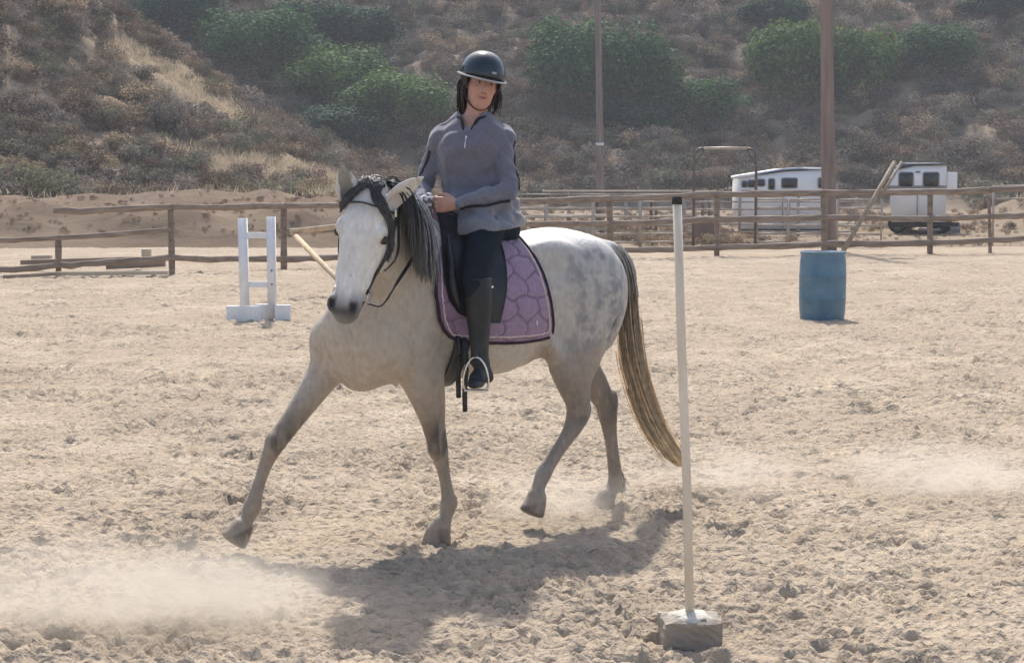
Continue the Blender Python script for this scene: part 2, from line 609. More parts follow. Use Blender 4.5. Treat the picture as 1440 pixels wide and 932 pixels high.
# straw grass on the bare strips and at the foot of the hills
M_STRAW = mat("straw_grass", (0.8, 0.8, 0.8), (1.2, 1.2, 1.2), scale=1.0, rough=0.9, attr=True, spec=0.05, transl=0.35)
_n = 160000
_y = _pr.uniform(56, 125, _n)
_x = _pr.uniform(-0.38, 0.36, _n) * _y
_z = land_z(_x, _y)
_px, _py = pix(_x, _y, _z)
_ok = (_z > 0.3) & (_py > -20) & (_py < 300) & ((near_path(_px, _py) < 17) | ((_py > 245) & (_pr.random(_n) < 0.03)))
_o = np.repeat(np.stack([_x, _y, _z], -1)[_ok], 8, 0)
_n = len(_o)
_o = _o + _pr.normal(size=(_n, 3)) * np.array([0.35, 0.35, 0.0])
_a = _pr.uniform(0, math.pi, _n)
_dx = np.stack([np.cos(_a), np.sin(_a), 0 * _a], -1) * _pr.uniform(0.008, 0.028, (_n, 1))
_tp = np.stack([_pr.normal(size=_n) * 0.12, _pr.normal(size=_n) * 0.12, _pr.uniform(0.12, 0.38, _n)], -1)
_V = np.stack([_o - _dx, _o + _dx, _o + _tp], 1).reshape(-1, 3)
_me = mesh_np("straw_grass", _V, np.arange(len(_V)).reshape(-1, 3), smooth=False)
vcol(_me, np.repeat(np.array([[0.52, 0.44, 0.32]]) * _pr.uniform(0.75, 1.2, (_n, 1)), 3, 0))
tag(obj("dry_grass", _me, M_STRAW), "pale dry grass on the bare strips of the spur", "grass", kind="stuff")


def hit_land(px, py, Y0):
    """distance at which the hillside stands at that place in the photograph"""
    ys = np.arange(58.0, 185.0, 0.5)
    d = ray(px, py)
    x, z = d[0] / d[1] * ys, CAMH + d[2] / d[1] * ys
    k = np.nonzero(land_z(x, ys) > z)[0]
    return float(ys[k[0]]) if len(k) else Y0


# ---- single shrubs one can pick out
def shrub(px, py, Y, wpx, colour, label, group=None, name="shrub", n=1300, hf=0.85, leaf=0.042):
    Y = hit_land(px, py + wpx * .35, Y)
    P = at(px, py, Y)
    R = wpx / 2 / FPX * Y / 0.98
    z = float(land_z(P[0], Y))
    q = clump(n, leaf, _pr, 8, 0.85) * np.array([R, R, R * hf]) + np.array([0, 0, R * 0.5 * hf])
    root = empty(name, (P[0], Y, z))
    V = q.reshape(-1, 3)
    me = mesh_np("crown", V, np.arange(len(V)).reshape(-1, 4), smooth=False)
    vcol(me, np.repeat(np.array(colour)[None] * _pr.uniform(0.7, 1.3, (n, 1)), 4, 0))
    obj("crown", me, M_SCRUB, root)
    st = MB()
    for k in range(6):
        a = _pr.uniform(0, 6.28)
        e = np.array([math.cos(a) * R * 0.5, math.sin(a) * R * 0.5, R * hf * _pr.uniform(0.6, 1.0)])
        st.tube([(0, 0, -0.15), e * 0.5 + np.array([0, 0, 0.05]), e], [0.03, 0.02, 0.008], n=5)
    st.build("stem", M_TWIG, root)
    tag(root, label, "shrub", group)


SAGE, GREYG, BROWN, PALE = (0.20, 0.20, 0.135), (0.235, 0.22, 0.17), (0.15, 0.11, 0.085), (0.30, 0.275, 0.21)
for a in [(75, 262, 66, 90, SAGE, "large sage-grey shrub at the foot of the hill by the left edge"),
          (122, 268, 64, 56, PALE, "pale sage shrub next to the large one at the hill foot"),
          (172, 275, 64, 34, GREYG, "small pale shrub above the left fence rail end"),
          (250, 248, 70, 50, PALE, "pale round shrub low on the spur above the left fence"),
          (277, 185, 84, 38, PALE, "round pale-topped shrub halfway up the spur"),
          (292, 205, 82, 34, GREYG, "grey shrub just below the pale-topped one on the spur"),
          (205, 195, 80, 36, GREYG, "grey shrub left of the bare grass strip"),
          (330, 128, 96, 30, PALE, "whitish shrub standing on the skyline of the spur"),
          (150, 110, 84, 40, SAGE, "sage shrub under the upper bare strip"),
          (120, 225, 70, 60, BROWN, "broad dark brown shrub above the sage shrubs"),
          (215, 232, 72, 56, BROWN, "dark shrub left of the pale round one"),
          (300, 250, 68, 60, BROWN, "dark shrub over the middle of the left fence"),
          (425, 262, 66, 46, SAGE, "olive shrub behind the horse's right ear"),
          (560, 215, 100, 40, GREYG, "grey shrub low in the gully left of the rider"),
          (790, 282, 70, 34, PALE, "pale straw shrub just above the rail behind the horse's rump"),
          (1005, 70, 150, 40, GREYG, "grey-white shrub high on the hill between two green trees"),
          (1290, 190, 118, 44, SAGE, "sage shrub above the farther trailer"),
          (1385, 215, 110, 60, GREYG, "grey shrub right of the farther trailer"),
          (1260, 215, 108, 50, (0.27, 0.2, 0.13), "straw-brown bush directly above the farther trailer"),
          (1425, 245, 100, 60, (0.28, 0.2, 0.13), "straw-brown bush at the right edge of the hill foot"),
          (1000, 245, 108, 60, (0.22, 0.16, 0.115), "brown bush left of the nearer trailer"),
          (690, 255, 104, 40, BROWN, "brown bush behind the rider's elbow")]:
    shrub(*a)


# ---- green trees on the hill
def tree(px, py, Y, wpx, hpx, colour, label, n=9000):
    Y = hit_land(px, py + hpx * .42, Y) + 1.0
    base = at(px, py + hpx / 2, Y)
    Rx, Rz = wpx / 2 / FPX * Y, hpx / 2 / FPX * Y
    zc = at(px, py, Y)[2]
    zb = float(land_z(base[0], Y))
    root = empty("green_tree", (base[0], Y, zb))
    r = _pr
    q = clump(n, 0.048 * 2.6 / max(Rx, 1.2), r, 30, 1.0, up=0.5)
    q = q * np.array([Rx * 1.12, Rx * 1.12, Rz * 1.12]) + np.array([0, 0, zc - zb])
    V = q.reshape(-1, 3)
    me = mesh_np("crown", V, np.arange(len(V)).reshape(-1, 4), smooth=False)
    vcol(me, np.repeat(np.array(colour)[None] * r.uniform(0.5, 1.5, (n, 1)), 4, 0))
    obj("crown", me, M_LEAF, root)
    st = MB()
    H = zc - zb
    H = max(H, .6)
    st.tube(catmull([(0, 0, -0.4), (0.1, 0, H * 0.35), (-0.08, 0.05, H * 0.8), (0, 0, H * 1.2)], 3), np.linspace(0.2, 0.05, 10), n=7)
    for k in range(7):
        a = r.uniform(0, 6.28)
        h0 = H * r.uniform(0.3, 0.8)
        e = np.array([math.cos(a) * Rx * 0.7, math.sin(a) * Rx * 0.7, h0 + Rz * r.uniform(0.2, 0.7)])
        st.tube([(0, 0, h0), e * np.array([0.5, 0.5, 1]) - np.array([0, 0, 0.15 * Rz]), e], [0.08, 0.05, 0.015], n=5)
    st.build("trunk", M_TWIG, root, smooth=True)
    tag(root, label, "tree", "green trees on the hillside")


G1, G2, G3 = (0.040, 0.110, 0.036), (0.085, 0.160, 0.036), (0.022, 0.075, 0.045)
for a in [(255, 28, 128, 130, 95, G3, "dark green tree at the top of the gully left of centre"),
          (368, 66, 126, 160, 130, G1, "tall green tree right of the gully, left of the rider"),
          (420, 30, 138, 90, 60, G3, "dark tree behind and above the tall one at the top edge"),
          (470, 112, 120, 160, 110, G2, "yellow-green tree low left of the rider"),
          (560, 148, 116, 150, 110, G2, "bright green tree beside the rider's shoulder"),
          (490, 182, 113, 150, 80, G3, "low dark tree below the yellow-green one"),
          (500, 45, 140, 110, 90, G3, "small dark tree at the top between the tall tree and the helmet"),
          (815, 105, 118, 150, 170, G1, "large green tree right of the rider, left of the thin pole"),
          (885, 105, 121, 130, 140, G1, "green tree directly behind the thin pole"),
          (968, 152, 114, 150, 105, G1, "wide green tree right of the thin pole"),
          (895, 172, 113, 110, 70, G3, "low dark green tree between pole and wide tree"),
          (1118, 95, 120, 120, 140, G2, "green tree touching the big utility pole on its left"),
          (1205, 98, 124, 110, 120, G2, "green tree just right of the big utility pole"),
          (1090, 25, 145, 90, 60, G3, "hazy green tree at the top edge left of the big pole"),
          (1325, 80, 130, 120, 90, G1, "lone round green tree high on the right slope"),
          (1400, 12, 150, 90, 50, G3, "dark green tree in the top right corner")]:
    tree(*a)

# bare pale branches reaching in at the left edge
_root = empty("bare_branch", tuple(at(-15, 262, 60)))
for _k, (_e, _r) in enumerate([((45, 205), .02), ((40, 235), .022), ((30, 270), .02), ((35, 190), .014)]):
    _E = at(*_e, 60) - at(-15, 262, 60)
    _m = MB().tube(catmull([(0, 0, 0), _E * 0.45 + np.array([0, .1, .12]), _E * 0.75 + np.array([0, .0, .03]), _E], 4), np.linspace(_r * 1.6, _r * .5, 13), n=6)
    _m.tube([_E * 0.6, _E * 0.75 + np.array([.05, 0, .25])], [_r * .8, _r * .3], n=5)
    _m.build("branch", mat("bare_bark%d" % _k, (0.3, 0.26, 0.2), (0.38, 0.34, 0.28), scale=4), _root, True)
_s = MB().tube([(0, 0, -2.4), (-.05, 0, -1.0), (0, 0, 0)], [0.07, .06, .035], n=6)
_s.build("stem", M_TWIG, _root, True)
tag(_root, "bare pale branches at the left edge in front of the hill", "branch")
# ------------------------------------------------------------------ timber fence
M_WOOD = mat("weathered_wood", (0.17, 0.125, 0.095), (0.30, 0.235, 0.18), scale=3.0, rough=0.9, bump=0.006, bscale=25, stretch=(1.0, 1.0, 4.0))
M_RAIL = mat("weathered_rail", (0.20, 0.15, 0.115), (0.34, 0.265, 0.205), scale=3.0, rough=0.9, bump=0.006, bscale=25, stretch=(0.5, 2.0, 6.0))
M_LUMBER = mat("pale_lumber", (0.42, 0.35, 0.26), (0.55, 0.47, 0.36), scale=3.0, rough=0.85, bump=0.004, stretch=(0.5, 3, 3))


def wobble_rail(A, B, r, n=10, sag=0.0, seed=0):
    rr = np.random.default_rng(seed)
    t = np.linspace(0, 1, n)[:, None]
    P = A + (B - A) * t
    P[:, 2] += rr.normal(size=n) * 0.007 - sag * 4 * t[:, 0] * (1 - t[:, 0])
    R = r * rr.uniform(0.85, 1.15, n)
    return MB().tube(P, R, n=8, flat=(0.55, 1.0))


FY = lambda px: float(np.interp(px, [0, 82, 240, 400, 700, 860, 1008, 1308, 1440], [31.0, 31.5, 32.2, 34.1, 37.5, 39.0, 40.0, 41.4, 42.0]))


def fence(label, posts, rails, group):
    p0 = posts[0]
    Y0 = FY(p0[0])
    o0 = at(p0[0], p0[2], Y0)
    o0[2] = 0
    root = empty("timber_fence", tuple(o0))
    for k, (px, yt, yb, wpx) in enumerate(posts):
        Y = FY(px)
        T, B = at(px, yt, Y) - o0, at(px + (2 if k % 2 else 0), yb, Y) - o0
        B[2] = -0.3
        n = 7
        t = np.linspace(0, 1, n)[:, None]
        P = B + (T - B) * t
        r = wpx / 2 / FPX * Y * np.random.default_rng(k).uniform(0.92, 1.1, n)
        MB().tube(P, r, n=8, up=(0, 1, 0)).build("post", M_WOOD, root, True)
    for k, (x0, y0, x1, y1, hpx, dy) in enumerate(rails):
        A, B = at(x0, y0, FY(x0) + dy) - o0, at(x1, y1, FY(x1) + dy) - o0
        wobble_rail(A, B, hpx / 2 / FPX * FY(x0), seed=k + len(posts), sag=0.015).build("rail", M_RAIL, root, True)
    tag(root, label, "fence", group)
    return root


fence("weathered timber fence with a broken end, left of the horse", [(82, 333, 388, 9), (-60, 336, 392, 9), (-330, 345, 400, 9), (240, 288, 386, 9), (399, 285, 379, 9), (548, 284, 372, 9)],
      [(75, 297, 240, 291, 9, -.12), (240, 291, 399, 289, 8.5, -.12), (399, 289, 548, 285, 8.5, -.12),
       (-60, 340, 82, 334, 7, -.12), (82, 334, 240, 323, 7, -.12), (399, 325, 548, 320, 7, -.12),
       (-60, 383, 82, 373, 9, -.12), (82, 373, 240, 362, 9, -.12), (240, 362, 399, 364, 9, -.12), (399, 364, 548, 358, 9, -.12), (548, 285, 702, 283, 8.5, -.12), (548, 320, 702, 315, 8, -.12), (548, 358, 702, 353, 9, -.12), (-330, 350, -60, 340, 7, -.12), (-330, 392, -60, 383, 9, -.12)], None)
fence("long weathered timber fence behind the horse's rump and the barrel", [(705, 280, 362, 9), (857, 279, 352, 9), (1008, 266, 363, 8), (1157, 266, 358, 7), (1308, 271, 359, 8), (1391, 279, 356, 5), (1470, 262, 352, 8)],
      [(705, 283, 857, 279, 9, -.14), (857, 279, 1008, 273, 9, -.14), (1008, 273, 1157, 271, 9, -.14), (1157, 271, 1308, 270, 9, -.14), (1308, 270, 1391, 267, 9, -.14), (1391, 267, 1500, 262, 9, -.14),
       (705, 315, 857, 314, 8, -.14), (857, 314, 1008, 308, 8.5, -.14), (1008, 308, 1157, 306, 8.5, -.14), (1157, 306, 1308, 307, 8, -.14), (1308, 307, 1391, 304, 8, -.14), (1391, 304, 1500, 301, 8, -.14),
       (857, 352, 1008, 348, 8, -.14), (1008, 348, 1157, 343, 9, -.14), (1157, 343, 1308, 341, 9, -.14), (1308, 341, 1500, 332, 8, -.14)], None)

# boards lying under the left fence
for _k, (_x0, _y0, _x1, _y1, _yy, _h, _lab) in enumerate([
        (45, 362, 72, 361, 33.2, .07, "short pale board end on the pile under the broken fence"),
        (30, 369, 195, 364, 33.0, .09, "long brown board on top of the pile under the fence"),
        (70, 385, 236, 383, 31.0, .07, "pale board lying on the sand in front of the fence"),
        (6, 390, 80, 385, 30.6, .06, "dark board lying flat at the left edge of the arena"),
        (150, 374, 232, 370, 33.0, .13, "thick brown beam at the right end of the board pile"),
        (200, 356, 212, 356, 34.0, .16, "small pale block standing on the board pile")]):
    _A, _B = at(_x0, _y0, _yy), at(_x1, _y1, _yy)
    _A[2], _B[2] = max(_A[2], _h / 2), max(_B[2], _h / 2)
    _c = (_A + _B) / 2
    _d = _B - _A
    _o = MB().box((0, 0, 0), (np.linalg.norm(_d), 0.16, _h), bev=0.008).build("board", M_LUMBER if _k in (0, 2, 5) else M_RAIL)
    _o.location = _c
    _o.rotation_euler = (0, -math.atan2(_d[2], math.hypot(_d[0], _d[1])), math.atan2(_d[1], _d[0]))
    tag(_o, _lab, "board", "boards lying by the left fence")

# loose poles: two near the horse's head, one leaning by the barrel
M_POLE = mat("peeled_pole", (0.44, 0.33, 0.21), (0.58, 0.46, 0.32), scale=4, rough=0.8, bump=0.004, stretch=(3, 3, .6))


def loose_pole(p0, Y0, p1, Y1, r, label, m):
    A, B = at(*p0, Y0), at(*p1, Y1)
    o = MB().tube([(0, 0, 0), (B - A) * 0.5 + np.array([0, 0, -.01]), B - A], [r, r * .95, r * .9], n=10).build("wooden_pole", m, None, True)
    o.location = A
    tag(o, label, "pole", "loose wooden poles")


loose_pole((408, 326), 26.0, (560, 307), 26.0, 0.045, "pale pole lying level beside the horse's eye", M_POLE)
loose_pole((412, 328), 26.1, (512, 430), 22.6, 0.042, "pale pole slanting down behind the horse's muzzle", M_POLE)
M_POLE2 = mat("old_pole", (0.24, 0.19, 0.135), (0.34, 0.275, 0.20), scale=4, rough=0.85, bump=0.004, stretch=(3, 3, .6))
loose_pole((1184, 356), 39.0, (1258, 228), 40.2, 0.055, "long wooden pole leaning on the fence above the barrel", M_POLE2)
loose_pole((1234, 283), 39.9, (1268, 228), 40.6, 0.036, "thinner pole leaning beside the long one near the farther trailer", M_POLE2)

# ------------------------------------------------------------------ utility poles
M_UPOLE = mat("creosoted_pole", (0.175, 0.135, 0.115), (0.275, 0.215, 0.185), scale=2.0, rough=0.9, bump=0.01, bscale=14, stretch=(3, 3, .25))


def utility_pole(px, pyb, lean, Y, r, h, label, band=None):
    B = at(px, pyb, Y)
    root = empty("utility_pole", (B[0], Y, 0))
    z0 = float(land_z(B[0], Y)) if Y > 50 else 0.0
    n = 9
    t = np.linspace(0, 1, n)
    P = np.stack([lean * t * h, 0 * t, z0 - 0.5 + t * (h + .5)], -1)
    MB().tube(P, r * (1.1 - 0.35 * t), n=14, up=(0, 1, 0)).build("shaft", M_UPOLE, root, True)
    m = MB()
    m.box((lean * (h - .8), -r, z0 + h - 0.8), (2.4, .1, .12), bev=.01)
    m.build("crossarm", M_UPOLE, root)
    for dx in (-1.05, -.5, .5, 1.05):
        MB().lathe([(0, .0), (.035, 0), (.05, .04), (.03, .07), (.045, .1), (.02, .14), (0, .15)], (lean * (h - .8) + dx, -r, z0 + h - .74), 10).build("insulator", M_GLASSY, root, True)
    if band is not None:
        zb = at(px, band, Y)[2]
        MB().tube([(lean * (zb - z0), 0, zb - .07), (lean * (zb - z0), 0, zb + .07)], r * 1.12, n=14, up=(0, 1, 0)).build("band", M_WHITE, root, True)
    tag(root, label, "utility pole", "utility poles")


M_WHITE = mat("white_paint", (0.70, 0.70, 0.69), (0.80, 0.79, 0.77), scale=3, rough=0.6, spec=0.3)
M_GLASSY = mat("brown_ceramic", (0.12, 0.07, 0.05), rough=0.2, spec=0.5)
utility_pole(1167, 352, -0.03, 43.5, 0.178, 9.5, "thick brown utility pole behind the blue barrel")
utility_pole(845, 272, -0.018, 96.0, 0.20, 13.0, "thin far utility pole with a white band on the hill foot", band=203)

# ------------------------------------------------------------------ steel corral panels and gate arch
M_STEEL = mat("galvanised_tube", (0.36, 0.31, 0.26), (0.48, 0.42, 0.36), scale=6, rough=0.55, metal=0.4)
M_DARKSTEEL = mat("dark_steel_tube", (0.10, 0.09, 0.085), (0.16, 0.14, 0.13), scale=6, rough=0.5, metal=0.4)
_labs = ["steel corral panel just right of the horse's rump", "second corral panel from the horse's rump", "corral panel behind the white bending pole",
         "corral panel between the white pole and the steel arch", "corral panel right of the steel arch before the nearer trailer", "corral panel in front of the nearer trailer's windows",
         "last corral panel on the right, next to the big utility pole"]
_xs = [(712, 768), (768, 834), (834, 900), (900, 975), (1062, 1108), (1108, 1158), (1176, 1240)]
for (_x0, _x1), _lab in zip(_xs, _labs):
    _yy = float(np.interp(_x0, [700, 980, 1240], [45.0, 46.5, 45.0]))
    _A, _B = at(_x0 + 1, 345, _yy), at(_x1 - 1, 345, _yy)
    _L = (_B - _A)[0]
    _root = empty("corral_panel", (_A[0], _yy, 0))
    _z0, _z1 = 0.12, at(_x0, 281, _yy)[2]
    for _k in range(6):
        _z = _z0 + (_z1 - _z0) * _k / 5
        MB().tube([(0.03, 0, _z), (_L / 2, .015, _z + .01), (_L - 0.03, 0, _z)], 0.03, n=6).build("rail", M_STEEL, _root, True)
    for _x in (0.0, _L):
        MB().tube([(_x, 0, 0.0), (_x, 0, _z1 + .01)], 0.028, n=6, up=(0, 1, 0)).build("upright", M_STEEL, _root, True)
    tag(_root, _lab, "corral panel", "steel corral panels")
for (_x0, _x1), _lab in zip(((722, 800), (800, 880), (880, 962), (962, 1040), (1040, 1122), (1122, 1204)), ["far corral panel seen just over the horse's croup", "far corral panel behind the low pallet stack", "far corral panel left of the white bending pole's cap", "far corral panel seen through the steel arch", "far corral panel against the nearer trailer's front end", "far corral panel just left of the big utility pole"]):
    _yy = 55.0
    _A, _B = at(_x0 + 1, 330, _yy), at(_x1 - 1, 330, _yy)
    _L = (_B - _A)[0]
    _root = empty("corral_panel", (_A[0], _yy, 0))
    for _k in range(6):
        MB().tube([(0.03, 0, .15 + _k * .24), (_L - .03, 0, .15 + _k * .24)], .03, n=6).build("rail", M_STEEL, _root, True)
    for _x in (0.0, _L):
        MB().tube([(_x, 0, 0), (_x, 0, 1.38)], .03, n=6, up=(0, 1, 0)).build("upright", M_STEEL, _root, True)
    tag(_root, _lab, "corral panel", "far corral panels")
_yy = 46.0
_A = at(975, 352, _yy)
_root = empty("gate_arch", (_A[0], _yy, 0))
_w = at(1062, 352, _yy)[0] - _A[0]
_zt = at(975, 209, _yy)[2]
MB().tube([(0, 0, -.2), (0, 0, _zt - .25), (.04, 0, _zt - .1), (.12, 0, _zt - .02), (.25, 0, _zt)], .038, n=8, up=(0, 1, 0)).build("upright", M_DARKSTEEL, _root, True)
MB().tube([(_w, 0, -.2), (_w, 0, _zt - .25), (_w - .04, 0, _zt - .1), (_w - .12, 0, _zt - .02), (_w - .25, 0, _zt)], .038, n=8, up=(0, 1, 0)).build("upright", M_DARKSTEEL, _root, True)
MB().tube([(.25, 0, _zt), (_w / 2, 0, _zt + .01), (_w - .25, 0, _zt)], .04, n=8).build("top_bar", M_STEEL, _root, True)
for _s, _x in ((1, 0), (-1, _w)):
    MB().tube([(_x + _s * .02, 0, _zt - .42), (_x + _s * .26, 0, _zt - .03)], .022, n=6, up=(0, 1, 0)).build("brace", M_DARKSTEEL, _root, True)
tag(_root, "tall dark steel gate arch between the corral panels", "gate arch")
# feed trough / clutter seen through the panels
_o = MB().box((0, 0, .35), (.72, .5, .6), bev=.05).box((0, 0, .62), (.62, .4, .05)).build("water_trough", mat("brown_trough", (.2, .13, .1), (.28, .19, .15), scale=3))
_P = at(992, 335, 50)
_o.location = (_P[0], 50, 0)
tag(_o, "low brown trough seen through the panels under the arch", "trough")
_root = empty("stacked_pallets", tuple(np.array([at(800, 330, 52)[0], 52, 0])))
for _k in range(4):
    MB().box((0, 0, .12 + _k * .2), (2.6 - .1 * _k, 1.0, .08)).build("pallet_deck", M_LUMBER, _root)
    for _x in (-1.1, 0, 1.0):
        MB().box((_x, 0, .04 + _k * .2), (.12, .95, .08)).build("pallet_block", M_RAIL, _root)
tag(_root, "low stack of pale pallets behind the panels by the horse's rump", "pallets")
_root = empty("long_shed_roof", (at(880, 330, 62)[0], 62, 0))
MB().box((0, 0, 1.42), (6.0, 2.4, .06)).build("roof_sheet", M_LUMBER, _root)
for _x in (-2.9, -1, 1, 2.9):
    for _y in (-1.1, 1.1):
        MB().box((_x, _y, .69), (.1, .1, 1.4)).build("post", M_WOOD, _root)
tag(_root, "low pale flat-roofed shelter just above the rail behind the white pole", "shelter")

# ------------------------------------------------------------------ horse trailers
M_TRAILER = mat("trailer_white", (0.80, 0.80, 0.80), (0.86, 0.86, 0.85), scale=1.2, rough=0.35, spec=0.5)
M_TGLASS = mat("dark_tinted_glass", (0.02, 0.022, 0.025), rough=0.08, spec=0.6)
M_TGREY = mat("trailer_grey", (0.22, 0.22, 0.22), (0.28, 0.28, 0.28), scale=2, rough=0.5)
M_RUBBER = mat("tyre_rubber", (0.025, 0.024, 0.023), (0.05, 0.046, 0.042), scale=6, rough=0.85)
M_ALU = mat("aluminium", (0.45, 0.45, 0.45), (0.55, 0.55, 0.55), scale=5, rough=0.35, metal=0.8)


def rrect(w, h, r, n=4):
    P = []
    for cx, cz, a0 in ((w / 2 - r, h / 2 - r, 0), (-w / 2 + r, h / 2 - r, 90), (-w / 2 + r, -h / 2 + r, 180), (w / 2 - r, -h / 2 + r, 270)):
        for k in range(n + 1):
            a = math.radians(a0 + 90 * k / n)
            P.append((cx + r * math.cos(a), cz + r * math.sin(a)))
    return P


def wheel(parent, x, y, R=.36, wd=.22):
    M = np.array([[1, 0, 0], [0, 0, 1], [0, 1, 0]])
    ty = MB().lathe([(R * .6, -wd / 2), (R * .93, -wd / 2), (R, -wd * .35), (R, wd * .35), (R * .93, wd / 2), (R * .6, wd / 2)], n=24)
    ty.v = [v @ M.T + np.array([x, y, R]) for v in ty.v]
    t = ty.build("tyre", M_RUBBER, parent, True)
    rm = MB().lathe([(0, -wd * .3), (R * .25, -wd * .34), (R * .3, -wd * .2), (R * .55, -wd * .25), (R * .62, -wd * .45), (R * .62, wd * .45), (0, wd * .4)], n=24)
    rm.v = [v @ M.T + np.array([x, y, R]) for v in rm.v]
    rm.build("rim", M_ALU, t, True)


def pane(root, c, w, h, y, r=.05):
    """framed window on the face at local y (faces -y)"""
    f = MB()
    f.prism([(c[0] + p[0], c[1] + p[1]) for p in rrect(w + .08, h + .08, r + .03)], y - .02, y + .03)
    fo = f.build("window", M_TGREY, root)
    g = MB().prism([(c[0] + p[0], c[1] + p[1]) for p in rrect(w, h, r)], y - .026, y + .0)
    g.build("pane", M_TGLASS, fo)


_yy = 58.0
_s = _yy / FPX
_A = at(1041, 326, _yy)
_root = empty("horse_trailer", (_A[0], _yy, 0))
_zz = lambda py: at(1041, py, _yy)[2]
_xx = lambda px: (px - 1041) * _s
_prof = [(0, _zz(322)), (_xx(1166), _zz(322)), (_xx(1166), _zz(241)), (_xx(1162), _zz(236.5)), (_xx(1130), _zz(236)), (_xx(1100), _zz(238)), (_xx(1046), _zz(247)), (0, _zz(251))]
MB().prism(_prof, 0, 2.2).build("body", M_TRAILER, _root)
_rf = [(_xx(1039), _zz(247)), (_xx(1046), _zz(247) + .03), (_xx(1100), _zz(237)), (_xx(1130), _zz(235)), (_xx(1167), _zz(235.5)), (_xx(1167), _zz(238.5)), (_xx(1130), _zz(239)), (_xx(1100), _zz(241)), (_xx(1039), _zz(251))]
MB().prism(_rf, -.04, 2.24).build("roof_trim", M_WHITE, _root)
for _px, _py, _wp, _hp in ((1046, 259, 6, 7), (1056, 258.5, 9, 8), (1069, 257, 9, 8), (1084, 259, 7, 13), (1109, 257.5, 20, 12), (1155, 257, 9, 12)):
    pane(_root, (_xx(_px), _zz(_py)), _wp * _s, _hp * _s, 0, .04)
MB().box((_xx(1103.5), -.012, _zz(268)), (_xx(1165), .02, .03)).build("trim_strip", M_TGREY, _root)
MB().box((_xx(1062), -.012, _zz(296)), (.03, .02, 1.2)).box((_xx(1100), -.012, _zz(296)), (.03, .02, 1.2)).build("door_frame", M_TGREY, _root)
MB().box((_xx(1097), -.03, _zz(292)), (.05, .05, .14)).build("door_handle", M_ALU, _root)
MB().box((_xx(1103), .1, _zz(322) - .06), (_xx(1160), .2, .12)).build("skirt", M_RUBBER, _root)
wheel(_root, _xx(1120), .15)
wheel(_root, _xx(1142), .15)
tag(_root, "white horse trailer with a row of small windows behind the corral panels", "trailer", "white horse trailers")

_yy = 58.0
_A = at(1250, 328, _yy)
_xx = lambda px: (px - 1250) * _yy / FPX
_root = empty("horse_trailer", (_A[0], _yy, 0))
_zz = lambda py: at(1250, py, _yy)[2]
_prof = [(_xx(1253), _zz(312)), (_xx(1327), _zz(312)), (_xx(1327), _zz(236)), (_xx(1325), _zz(231)), (_xx(1316), _zz(229)), (_xx(1268), _zz(229)), (_xx(1258), _zz(233)), (_xx(1250), _zz(250)), (_xx(1250), _zz(268))]
MB().prism(_prof, 0, 5.2).build("body", M_TRAILER, _root)
MB().prism([(_xx(1256), _zz(236)), (_xx(1266), _zz(229.5)), (_xx(1326), _zz(229.5)), (_xx(1326), _zz(233)), (_xx(1268), _zz(233)), (_xx(1258), _zz(239))], -.05, .0).build("roof_trim", M_TGREY, _root)
pane(_root, (_xx(1272), _zz(253)), 18 * _s, 19 * _s, 0, .06)
pane(_root, (_xx(1306), _zz(253)), 20 * _s, 19 * _s, 0, .06)
MB().box((_xx(1288), -.015, _zz(263)), (_xx(1327) - _xx(1250), .02, .09)).build("stripe", M_TGREY, _root)
MB().box((_xx(1288), -.02, _zz(242)), (.16, .04, .06), bev=.01).build("lamp", M_TGREY, _root)
MB().box((_xx(1288), -.012, _zz(288)), (.03, .02, 1.0)).build("door_seam", M_TGREY, _root)
MB().box((_xx(1334.5), .5, _zz(254)), (.34, .8, 23 * _s), bev=.03).build("mirror_box", M_TRAILER, _root)
MB().box((_xx(1300), .4, _zz(316)), (92 * _s, .7, .16), bev=.03).build("bumper", M_RUBBER, _root)
MB().box((_xx(1305), .1, _zz(323)), (30 * _s, .1, .1)).box((_xx(1340), .2, _zz(320)), (14 * _s, .3, .3)).build("step", M_TGREY, _root)
for _px in (1262, 1322):
    wheel(_root, _xx(_px), .55, .34, .25)
_root.rotation_euler[2] = -math.atan2(_A[0] + .9, _yy)
tag(_root, "white horse trailer seen end-on with two dark windows", "trailer", "white horse trailers")
_root = empty("pipe_gate", (at(1396, 330, 50)[0], 50, 0))
for _k, _py in enumerate((262, 280, 306)):
    MB().tube([(0, 0, at(1396, _py, 50)[2]), (2.2, 0, at(1396, _py - 2, 50)[2])], .03, n=6).build("rail", M_STEEL, _root, True)
for _x in (0, 2.2):
    MB().tube([(_x, 0, -.1), (_x, 0, at(1396, 261, 50)[2])], .035, n=6, up=(0, 1, 0)).build("upright", M_STEEL, _root, True)
tag(_root, "pale pipe gate at the right edge behind the timber fence", "gate")

# ------------------------------------------------------------------ blue barrel
M_BLUE = mat("blue_plastic", (0.06, 0.150, 0.225), (0.09, 0.19, 0.265), scale=2.5, rough=0.45, spec=0.4, bump=.003, bscale=6, c3=(0.12, 0.21, 0.27), scale3=5.0)
_P = gnd(1156, 449)
_root = empty("blue_barrel", (_P[0], _P[1], -.02))
_R, _h = 0.283, 0.86
_pf = [(0, 0.02), (_R * .88, .02), (_R * .93, 0), (_R * .97, .03), (_R * .985, .10), (_R, .12), (_R * 1.02, .28), (_R * 1.035, .29), (_R * 1.02, .30), (_R * 1.03, .56), (_R * 1.045, .57), (_R * 1.03, .58),
       (_R * 1.0, .76), (_R * .97, .82), (_R * .98, .845), (_R, .85), (_R * 1.0, .872), (_R * .95, .875), (_R * .93, .85), (_R * .90, .845), (0, .85)]
MB().lathe(_pf, n=40).build("drum", M_BLUE, _root, True)
